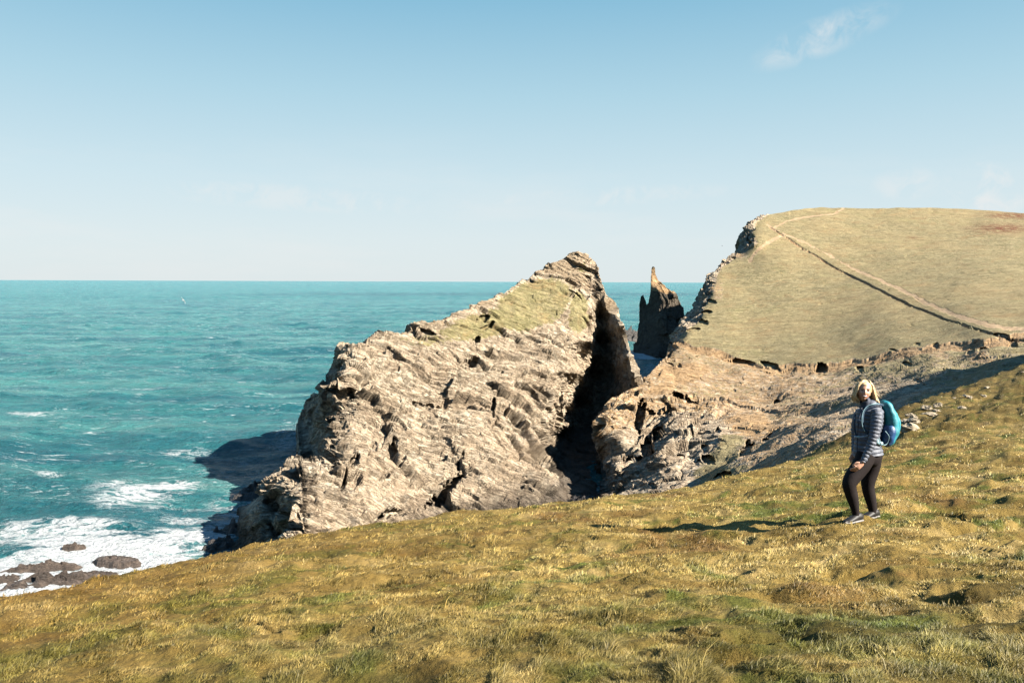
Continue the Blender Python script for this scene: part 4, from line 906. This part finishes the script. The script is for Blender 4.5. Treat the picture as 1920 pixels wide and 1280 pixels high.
MB().add(ring_mesh(smooth_path([H(-.020, .086, -.044), H(0, .098, -.050), H(.020, .086, -.044)], 10), [(.0038, .004)] * 10, 8)).build('teeth', M_teeth, person, org=ORG)
# hair: cap plus locks
hb = MB()
capv, capf = [], []
nu, nv = 44, 18
for i in range(nv + 1):
    ph_ = math.pi * .62 * i / nv
    for j in range(nu):
        th = 2 * math.pi * j / nu; x, y, z = math.sin(ph_) * math.cos(th), math.sin(ph_) * math.sin(th), math.cos(ph_)
        lim = .50 + .5 * sstep(.25, .8, y)           # lifts off the forehead
        if y > .25 and ph_ > math.pi * (.50 - .17 * sstep(.25, .75, np.array(y))): 
            y2_ = y * .80; r_ = .86
        else: y2_, r_ = y, 1
        capv.append(H(x * .084 * r_, y2_ * .100 * r_ - .006, z * .124 * (1 if r_ == 1 else .9) + .002))
for i in range(nv):
    for j in range(nu): capf.append((i * nu + j, (i + 1) * nu + j, (i + 1) * nu + (j + 1) % nu, i * nu + (j + 1) % nu))
hb.add((capv, capf))
HH = lambda x, y, z: H(-x, y, z)
hr_ = random.Random(5)
for k in range(230):
    th = hr_.uniform(-1.25, math.pi + 1.25); 
    ca, sa = math.cos(th), -math.sin(th)               # around sides and back (sa<0 = back)
    if sa > (.52 if ca < 0 else .12): continue
    start = hr_.uniform(.2, .9)
    wdx = .010 * hr_.random()
    r0 = .070
    p0 = HH(ca * .03 + .008, .02 + sa * .02, .118 + hr_.uniform(-.006, .010))
    p1 = HH(ca * .078, sa * .085 + .012, .062 + hr_.uniform(-.02, .02))
    out_ = 1.0 + hr_.uniform(-.05, .25); drift = (.042 if ca > 0 else .004) + hr_.uniform(-.008, .012)
    p2 = HH(ca * .090 * out_ + drift * .4, sa * .095 * out_, -.02)
    Ld = hr_.uniform(.10, .165) * (1 if ca > -.3 else .95)
    p3 = HH(ca * .096 * out_ + drift, sa * .098 * out_ + .006 * hr_.uniform(-1, 1), -Ld * .72)
    p4 = HH(ca * .082 * out_ + drift * 1.6 + .012 * hr_.uniform(-1, 1), sa * .085 * out_ + .015 * hr_.uniform(-1, 1), -Ld)
    A = smooth_path([p0, p1, p2, p3, p4], 12); w0 = hr_.uniform(.006, .011)
    A += np.array([[math.sin(q * 1.1 + k) * .004, math.cos(q * 1.3 + k) * .004, 0] for q in range(12)])
    hb.add(ring_mesh(A, [(w0 * (.6 + .4 * math.sin(math.pi * min(1, q / 8.))) * (1 if q < 9 else (12.2 - q) / 3.4), w0 * .8 * (1 if q < 9 else (12.2 - q) / 3.4)) for q in range(12)], 6))
for k in range(90):      # loose strands lifted by the wind
    th = hr_.uniform(-1.4, math.pi + 1.2); ca, sa = math.cos(th), -math.sin(th)
    if sa > (.45 if ca < 0 else .05): continue
    z0 = hr_.uniform(-.05, .10); wob = hr_.uniform(.0, .05)
    A = smooth_path([HH(ca * .07, sa * .08, z0), HH(ca * .095 + .01, sa * .10, z0 - .02), HH(ca * .11 + .03 + wob * .5, sa * .11, z0 - .06 + hr_.uniform(-.02, .02)), HH(ca * .11 + .045 + wob, sa * .10 + hr_.uniform(-.02, .02), z0 - .10 + hr_.uniform(-.03, .03))], 10)
    hb.add(ring_mesh(A, [(.0032 * (1 - q / 11), .0032 * (1 - q / 11)) for q in range(10)], 5))
hb.build('hair', M_hair, person, org=ORG)
# jacket with horizontal baffles
def baffled(pts, n, seg, pitch, depth, slack=0.0):
    A = smooth_path(pts, n); Pw = [PP(*q[:3]) for q in A]
    L = np.r_[0, np.cumsum(np.linalg.norm(np.diff(np.array(Pw), axis=0), axis=1))]
    k = 1 + 0 * L; bfl = np.abs(np.sin(math.pi * L / pitch)) ** .5
    off = depth * (bfl - 1) + slack
    vs, fs = ring_mesh(Pw, [(max(q[3] * K + o, .004), max(q[4] + o, .004)) for q, o in zip(A, off)], seg)
    vs = np.array(vs); vs += np.stack([fbm(vs / .05, 2, 500), fbm(vs / .05, 2, 501), fbm(vs / .05, 2, 502)], 1) * .004
    return list(vs), fs
jk = MB(); jk.add(baffled(torso, 150, 48, .046, .012)); jk.add(baffled(near_arm, 120, 28, .040, .011, .003)); jk.add(baffled(far_arm, 90, 24, .040, .010, .003))
jk.build('jacket', M_jack, person, org=ORG)
MB().add(tube([(1624, 764, .0, 12.5, .085), (1623.5, 757, .0, 10, .074), (1622, 751, .0, 9.6, .07), (1621.6, 750.5, 0, 8.4, .062)], 12, 24)).build('collar', M_collar, person, org=ORG)
jf = MB(); jf.add(ring_mesh([PP(*q) for q in smooth_path([(1616, 764, -.125), (1611, 785, -.14), (1608, 815, -.125), (1607, 850, -.14)], 14)], [(.006, .004)] * 14, 8)); jf.build('zip', M_collar, person, org=ORG)
lg = MB(); lg.add(tube(front_leg, 40, 26)); lg.add(tube(rear_leg, 40, 26)); lg.add(tube([(1629, 846, .02, 24.5, .14), (1628, 856, .02, 24.5, .145), (1627, 866, .02, 20, .13), (1626, 872, .02, 13, .09)], 14, 26))
lg.build('leggings', M_leg, person, voxel=.006, org=ORG)
def shoe(px, py, dd):
    c = PP(px, py, dd); f_ = np.array([-.90, -.42, 0]); f_ /= np.linalg.norm(f_); s_ = np.array([-f_[1], f_[0], 0]); u_ = np.array([0, 0, 1.])
    gz = fg_z(np.array([c[0]]), np.array([c[1]]))[0] + .012
    def q(l, w, h): return np.array([c[0], c[1], gz]) + f_ * l + s_ * w + u_ * h
    def sect(prof):
        vs = []; fs = []; seg = 16
        for (l, w, h0, h1) in prof:
            for j in range(seg):
                t_ = 2 * math.pi * j / seg; vs.append(q(l, w * math.cos(t_), (h0 + h1) / 2 + (h1 - h0) / 2 * math.sin(t_)))
        for k in range(len(prof) - 1):
            for j in range(seg): fs.append((k * seg + j, k * seg + (j + 1) % seg, (k + 1) * seg + (j + 1) % seg, (k + 1) * seg + j))
        fs.append(tuple(range(seg))); fs.append(tuple(reversed(range((len(prof) - 1) * seg, len(prof) * seg))))
        return vs, fs
    o = MB().add(sect([(-.085, .012, .02, .05), (-.078, .032, .008, .085), (-.04, .038, .005, .10), (.0, .038, .005, .098), (.05, .043, .005, .075), (.11, .047, .004, .055), (.155, .038, .004, .042), (.175, .015, .008, .028)])).build('shoe', M_shoe, person, org=ORG)
    MB().add(sect([(-.09, .014, -.005, .018), (-.08, .036, -.006, .022), (0, .041, -.006, .020), (.11, .050, -.006, .020), (.16, .041, -.005, .02), (.182, .016, .0, .018)])).build('sole', M_sole, o, org=(0, 0, 0)).location = (-ORG[0], -ORG[1], -ORG[2])
shoe(1606, 971, -.09); shoe(1636.5, 970, .12)

# ------------------------------------------------------------------ backpack on her back
pk0 = PP(1664, 800, .02); PKO = tuple(pk0)
pack = empty('backpack', PKO, "bright teal and blue hiking rucksack worn on the walker's back", 'backpack')
def rough(vf, a=.006, f_=.06):
    vs = np.array(vf[0]); vs += np.stack([fbm(vs / f_, 3, 600), fbm(vs / f_, 3, 601), fbm(vs / f_, 3, 602)], 1) * a; return list(vs), vf[1]
MB().add(rough(tube([(1655, 752, .0, 3, .05), (1657.5, 756, .0, 7.5, .10), (1663, 768, .0, 11, .125), (1668, 784, .0, 13, .135), (1669, 800, 0, 13.5, .14), (1667, 812, 0, 13, .135), (1664, 823, 0, 11.5, .12), (1660, 832, 0, 8, .09), (1658, 835, 0, 3, .04)], 40, 32), .010)).build('pack_body', M_teal, pack, org=PKO)
MB().add(rough(tube([(1668, 797, -.07, 8, .06), (1668, 804, -.07, 11.5, .085), (1666, 814, -.06, 12, .09), (1663, 824, -.05, 11, .085), (1659.5, 832, -.04, 7.5, .06), (1658, 834, -.04, 3, .02)], 24, 24), .006)).build('side_pocket', M_blue, pack, org=PKO)
MB().add(rough(tube([(1676, 778, .0, 5, .07), (1679.5, 788, 0, 5.5, .085), (1680, 800, 0, 5.5, .085), (1677, 814, 0, 5, .08), (1672, 824, 0, 3.5, .05)], 20, 20), .004)).build('front_pocket', M_teal, pack, org=PKO)
def strap(pts, w, t_, name, mat):
    A = smooth_path(pts, 30); return MB().add(ring_mesh([PP(*q) for q in A], [(w, t_)] * 30, 8)).build(name, mat, pack, org=PKO)
strap([(1656, 760, -.10), (1648, 757.5, -.15), (1638, 759, -.175), (1627, 763, -.165), (1620, 771, -.165), (1617.5, 783, -.175), (1618.5, 797, -.175), (1623, 808, -.175), (1631, 817, -.17)], .013, .007, 'shoulder_strap', M_navy)
strap([(1655, 759, -.11), (1646, 756.5, -.165), (1636, 757.5, -.19), (1626, 761.5, -.18), (1619.2, 770, -.178), (1616.2, 783, -.187), (1617, 798, -.187), (1622, 809, -.187)], .0035, .004, 'strap_piping', M_trim)
strap([(1604, 776, -.02), (1602.5, 790, -.06), (1603, 805, -.06), (1606, 818, -.07)], .010, .006, 'shoulder_strap', M_navy)
strap([(1602, 818, -.02), (1606, 818.5, -.115), (1618, 818.5, -.15), (1628, 817, -.155)], .010, .006, 'hip_belt', M_belt)
strap([(1645, 806, -.13), (1642, 818, -.16), (1645, 828, -.15), (1654, 832, -.11)], .022, .012, 'hip_fin', M_trim)
strap([(1648, 820, -.15), (1651, 829, -.15), (1658, 834, -.13), (1664, 830, -.12), (1667, 818, -.15), (1660, 808, -.165)], .0035, .0035, 'compression_cord', M_trim)
strap([(1610, 786, -.15), (1614, 788, -.165), (1618, 787, -.18)], .005, .004, 'chest_strap', M_belt)
MB().add(ball(PP(1610, 818.5, -.14), .014, 10, (1.5, .5, 1))).build('buckle', M_trim, pack, org=PKO)

# ------------------------------------------------------------------ birds
def gull(px, py, d, span, label, mat, mat2, bank, name='seagull'):
    c = P(px, py, d); e = empty(name, tuple(c), label, 'bird'); o = tuple(c)
    fw = np.array([-.8, .5, .1]); fw /= np.linalg.norm(fw); sdv = np.cross(fw, (0, 0, 1)); sdv /= np.linalg.norm(sdv); up_ = np.cross(sdv, fw)
    sdv, up_ = sdv * math.cos(bank) + up_ * math.sin(bank), up_ * math.cos(bank) - sdv * math.sin(bank)
    L = span * .42
    MB().add(ring_mesh([c + fw * L * t_ for t_ in (-.5, -.42, -.25, 0, .2, .33, .40, .47, .5)], [(L * r_, L * r_) for r_ in (.01, .05, .09, .13, .11, .07, .075, .05, .01)], 12)).build('body', mat, e, org=o)
    for sg in (-1, 1):
        vs = []; prof = [(0, .0, .17, 0), (.2, .05, .17, .07), (.45, .10, .13, .10), (.7, .05, .09, .06), (.88, -.03, .05, .01), (1, -.12, .01, -.04)]
        for (s_, f0, ch, z_) in prof:
            b0 = c + sdv * sg * s_ * span / 2 + fw * f0 * span * .5 + up_ * (z_ * span)
            for (a_, t_) in ((.5, 0), (.1, .012), (-.5, 0), (.1, -.008)): vs.append(b0 + fw * ch * span * a_ + up_ * t_ * span)
        fs = []
        for k in range(5):
            for j in range(4): fs.append((k * 4 + j, k * 4 + (j + 1) % 4, (k + 1) * 4 + (j + 1) % 4, (k + 1) * 4 + j))
        MB().add((vs, fs)).build('wing', mat2, e, org=o)
    t0 = c - fw * L * .45
    MB().add(([t0 + sdv * .03 * span, t0 - sdv * .03 * span, t0 - fw * span * .12 - sdv * .07 * span, t0 - fw * span * .12 + sdv * .07 * span, t0 + up_ * .015 * span, t0 - fw * span * .12 + up_ * .008 * span], [(0, 1, 2, 3), (0, 4, 1), (1, 4, 5, 2), (3, 5, 4, 0), (2, 5, 3)])).build('tail', mat, e, org=o)
    MB().add(ring_mesh([c + fw * L * .48, c + fw * L * .56, c + fw * L * .62], [(L * .03, L * .03), (L * .02, L * .02), (L * .005, L * .005)], 8)).build('beak', M_beak, e, org=o)
    return e
M_beak = plain('beak', (.6, .35, .05), .4)
M_white = plain('white_feathers', (.82, .82, .82), .6, var=.05); M_grey = plain('grey_feathers', (.55, .57, .6), .6, var=.05); M_black = plain('dark_feathers', (.05, .045, .04), .6)
gull(343, 563, 95, 1.05, 'white gull gliding low over the open sea', M_white, M_white, R(-52))
gull(1354, 461, 190, .62, 'tiny dark bird in the sky left of the headland cliff', M_black, M_black, R(20), 'flying_bird')
